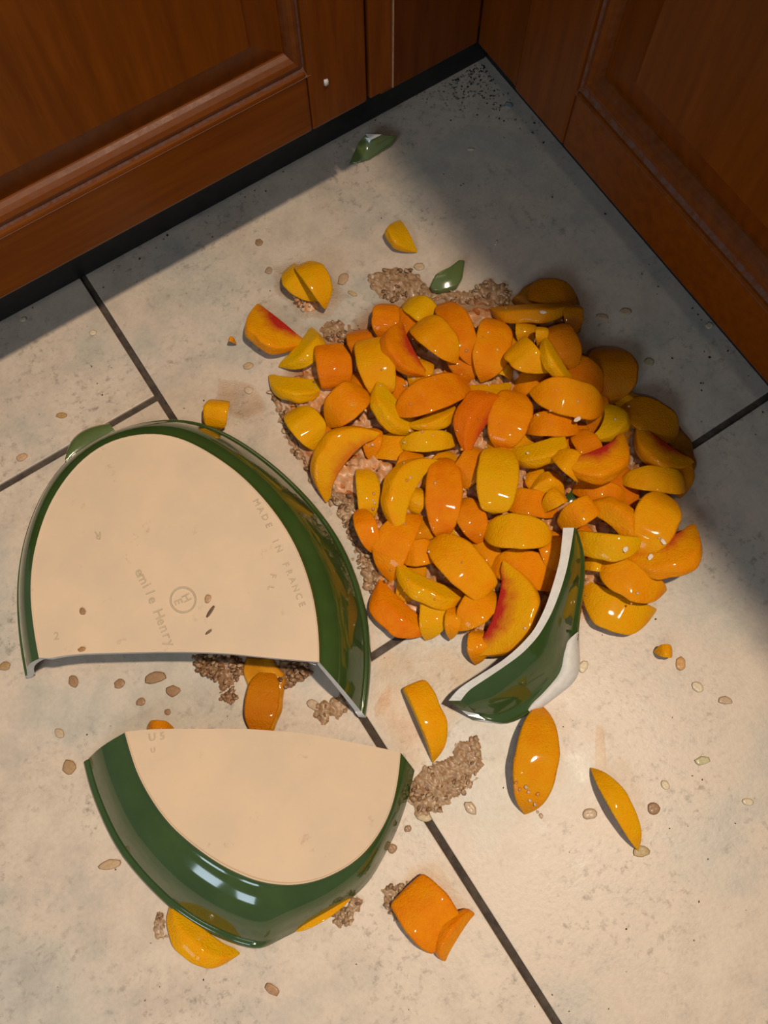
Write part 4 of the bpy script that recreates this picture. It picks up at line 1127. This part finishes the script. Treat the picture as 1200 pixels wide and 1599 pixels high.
for (x, y, L, W, a, c, lab) in OATS: oat(x, y, L, W, a, c, lab, GP)
for (x, y, L, W, a, lab) in [(902,655,14,8,-30,'white oat flake on the tan crumble pocket in the heap'),(1036,846,12,7,50,'pale oat flake on the furthest right slice by its red flush'),(1016,870,12,8,-60,'pale oat flake on the furthest right slice near its middle'),(977,858,11,8,-60,'pale oat flake on the wet bright yellow slice'),(848,488,13,7,5,'pale oat flake on the brown topped crescent'),(776,966,9,10,60,'pale oat flake by the pink red pit spot')]:
    oat(x, y, L, W, a, (.75, .62, .48), lab, 'oat flakes lying on the heap', zmap(x, y) - .0005)
for (x, y, L, W, a, c, lab) in [(329,955,20,5,-56,(.10,.06,.03),'dark sliver crumb beside the round emblem on the large dish base'),(325,935,9,13,10,(.42,.26,.13),'tan crumb right of the round emblem on the large dish base'),(129,955,11,9,60,(.30,.17,.08),'brown crumb near the left edge of the large dish base'),(128,1014,7,11,75,(.34,.18,.06),'brown crumb on the broken edge of the large dish base'),(326,987,11,4,-35,(.16,.10,.05),'short dark crumb near the broken edge below the emblem')]:
    oat(x, y, L, W, a, c, lab, 'crumbs lying on the dish base', HA + .0008, .0005)
# a pale crumb stuck to the left door
cr = mesh('crumb', [Vector(v) for v in [(0, 0, 0), (.005, 0, .001), (.0045, 0, .007), (.0005, 0, .006), (.001, .002, .001), (.004, .0025, .0015), (.004, .002, .006), (.001, .0018, .005)]],
          [(0, 1, 5, 4), (1, 2, 6, 5), (2, 3, 7, 6), (3, 0, 4, 7), (4, 5, 6, 7), (3, 2, 1, 0)], M['white'])
cr.location = (0.1745, 0.0198, 0.181); tag(cr, 'white crumb stuck to the left cabinet door beside its moulding', 'crumb')

# dirt along the toe kicks and specks on the tiles
items = []
def speck(p, r, rgb): items.append((Vector((p.x, p.y, r * .3)), (r, r * random.uniform(.4, .9), r * .35), (random.uniform(-.3, .3), 0, random.uniform(0, 6.3)), rgb))
for _ in range(150):
    k = random.random()
    if k < .35: p = Vector((random.uniform(-.05, .62), -.06 + abs(random.gauss(0, .012)), 0))
    elif k < .62: p = Vector((-.06 + abs(random.gauss(0, .022)), random.uniform(-.05, .5), 0))
    else: p = Vector((-.06 + abs(random.gauss(0, .035)), -.06 + abs(random.gauss(0, .035)), 0))
    speck(p, random.uniform(.0004, .0016), random.choice([(.03, .025, .02), (.05, .04, .03), (.02, .02, .02), (.20, .18, .14)]))
for _ in range(110):
    speck(U(random.uniform(0, 1200), random.uniform(300, 1599), 0), random.uniform(.0004, .0011), random.choice([(.04, .03, .02), (.10, .06, .03), (.06, .045, .03)]))
for (x, y, r) in [(865,450,2.2),(1050,560,2.6),(1096,610,2.0),(1092,1408,2),(143,572,2),(160,617,1.8),(152,599,1.6),(318,1530,1.6),(1028,448,2.4),(720,290,1.8),(724,287,1.6),(693,272,1.4),(956,1264,1.2),(880,1135,1.2),(1000,1328,1.6)]:
    speck(U(x, y, 0), r * .0006, (.03, .025, .02))
for _ in range(90):
    p = Vector((-.058 + abs(random.gauss(0, .022)), -.058 + abs(random.gauss(0, .024)), 0))
    speck(p, random.uniform(.0005, .0017), (.02, .022, .02))
for _ in range(90):
    p = Vector((-.055 + abs(random.gauss(0, .028)), -.055 + abs(random.gauss(0, .03)), 0))
    speck(p, random.uniform(.0008, .0022), random.choice([(.25, .27, .24), (.35, .34, .30), (.18, .20, .17)]))
o = flake_cloud('floor_dirt', items, M['dirt'], None, 4, 6); tag(o, 'dark dirt specks and fluff along the cabinet feet and on the tiles', 'dirt', None, 'stuff')

# puddles: thin raised sheets with a rounded edge
def puddle(name, label, poly, h, mat, seed=1, wob=.12):
    n = 90
    P = resample([U(x, y, 0) for x, y in poly + [poly[0]]], n + 1)[:-1]
    c = sum(P, Vector()) / len(P)
    vs, fs = [], []
    levels = [(1.0, .0002), (.97, .55), (.90, .9), (.72, 1.0), (.5, 1.0), (.25, 1.0)]
    for s, z in levels:
        for k, p in enumerate(P):
            q = c + (p - c) * s
            j = 1 + wob * mnoise.noise(Vector((p.x * 60, p.y * 60, seed)))
            q = c + (q - c) * j
            zz = z * h if z > .01 else .0003
            zz *= 1 + (.25 * mnoise.noise(Vector((q.x * 90, q.y * 90, seed + 5))) if z > .5 else 0)
            vs.append(Vector((q.x, q.y, max(.0003, zz))))
    vs.append(Vector((c.x, c.y, h)))
    L = len(levels)
    thick = [v for (sv, v) in zip(levels, (0.0, .25, .6, 1.0, 1.0, 1.0)) for _ in range(n)] + [1.0]
    for i in range(L - 1):
        for k in range(n):
            a, b = i * n + k, i * n + (k + 1) % n
            fs.append((a, b, b + n, a + n))
    for k in range(n): fs.append(((L - 1) * n + k, (L - 1) * n + (k + 1) % n, L * n))
    o = mesh(name, vs, fs, M[mat]); o.data.attributes.new('thick', 'FLOAT', 'POINT').data.foreach_set('value', thick)
    tag(o, label, 'puddle', 'spilled juice and syrup'); return o
puddle('syrup_puddle', 'brown syrup puddle spreading under the heap of peach slices', [((x - 750) * 1.0 + 750, (y - 730) * 1.0 + 730) for x, y in HEAP], .0022, 'syrup', 1, .05)
puddle('juice_puddle', 'clear glistening juice between the heap, the large dish piece and the loose slice', [(585,1010),(650,1000),(720,1005),(760,1050),(740,1100),(700,1150),(660,1210),(620,1180),(585,1120),(580,1060)], .0007, 'juice', 2)
puddle('juice_puddle', 'pale juice trail running from the slim loose slice', [(931,1130),(943,1130),(946,1165),(948,1200),(938,1212),(930,1200),(930,1165)], .0005, 'juice', 3)
puddle('juice_puddle', 'glistening juice beyond the square orange chunk', [(620,1385),(640,1350),(680,1345),(705,1375),(735,1425),(700,1490),(640,1470),(610,1420)], .0005, 'juice', 4)
puddle('juice_puddle', 'juice smear around the loose yellow pair', [(425,415),(470,405),(520,430),(545,460),(520,500),(470,500),(430,460)], .0004, 'juice', 5)
puddle('syrup_puddle', 'short amber streak beside the broken right end of the large dish piece', [(583,1108),(596,1082),(608,1066),(614,1072),(610,1098),(600,1118),(586,1122)], .0006, 'juice', 7)
puddle('juice_puddle', 'juice stain between the large dish piece and the far left of the heap', [(340,590),(400,600),(420,640),(380,660),(340,640)], .0004, 'juice', 8)

def dome(label, poly, h, seed, mat):
    """a low dome of thick syrup lying among the fruit"""
    return puddle('syrup_puddle', label, poly, h, mat, seed, .10)
dome('thick dark brown syrup around the farthest right lump of the heap', [(798,470),(812,452),(835,446),(870,444),(897,456),(908,485),(907,520),(885,520),(850,500),(815,485)], .0125, 11, 'gel')
dome('thick amber syrup around the rightmost bulge of the heap by the grout line', [(1000,640),(1045,650),(1080,690),(1088,730),(1075,760),(1045,750),(1015,700)], .0070, 12, 'gel')
dome('amber syrup streak under the broken edge of the large dish piece', [(385,1025),(425,1022),(446,1060),(442,1105),(428,1146),(386,1146),(393,1090),(380,1050)], .0055, 13, 'amber')
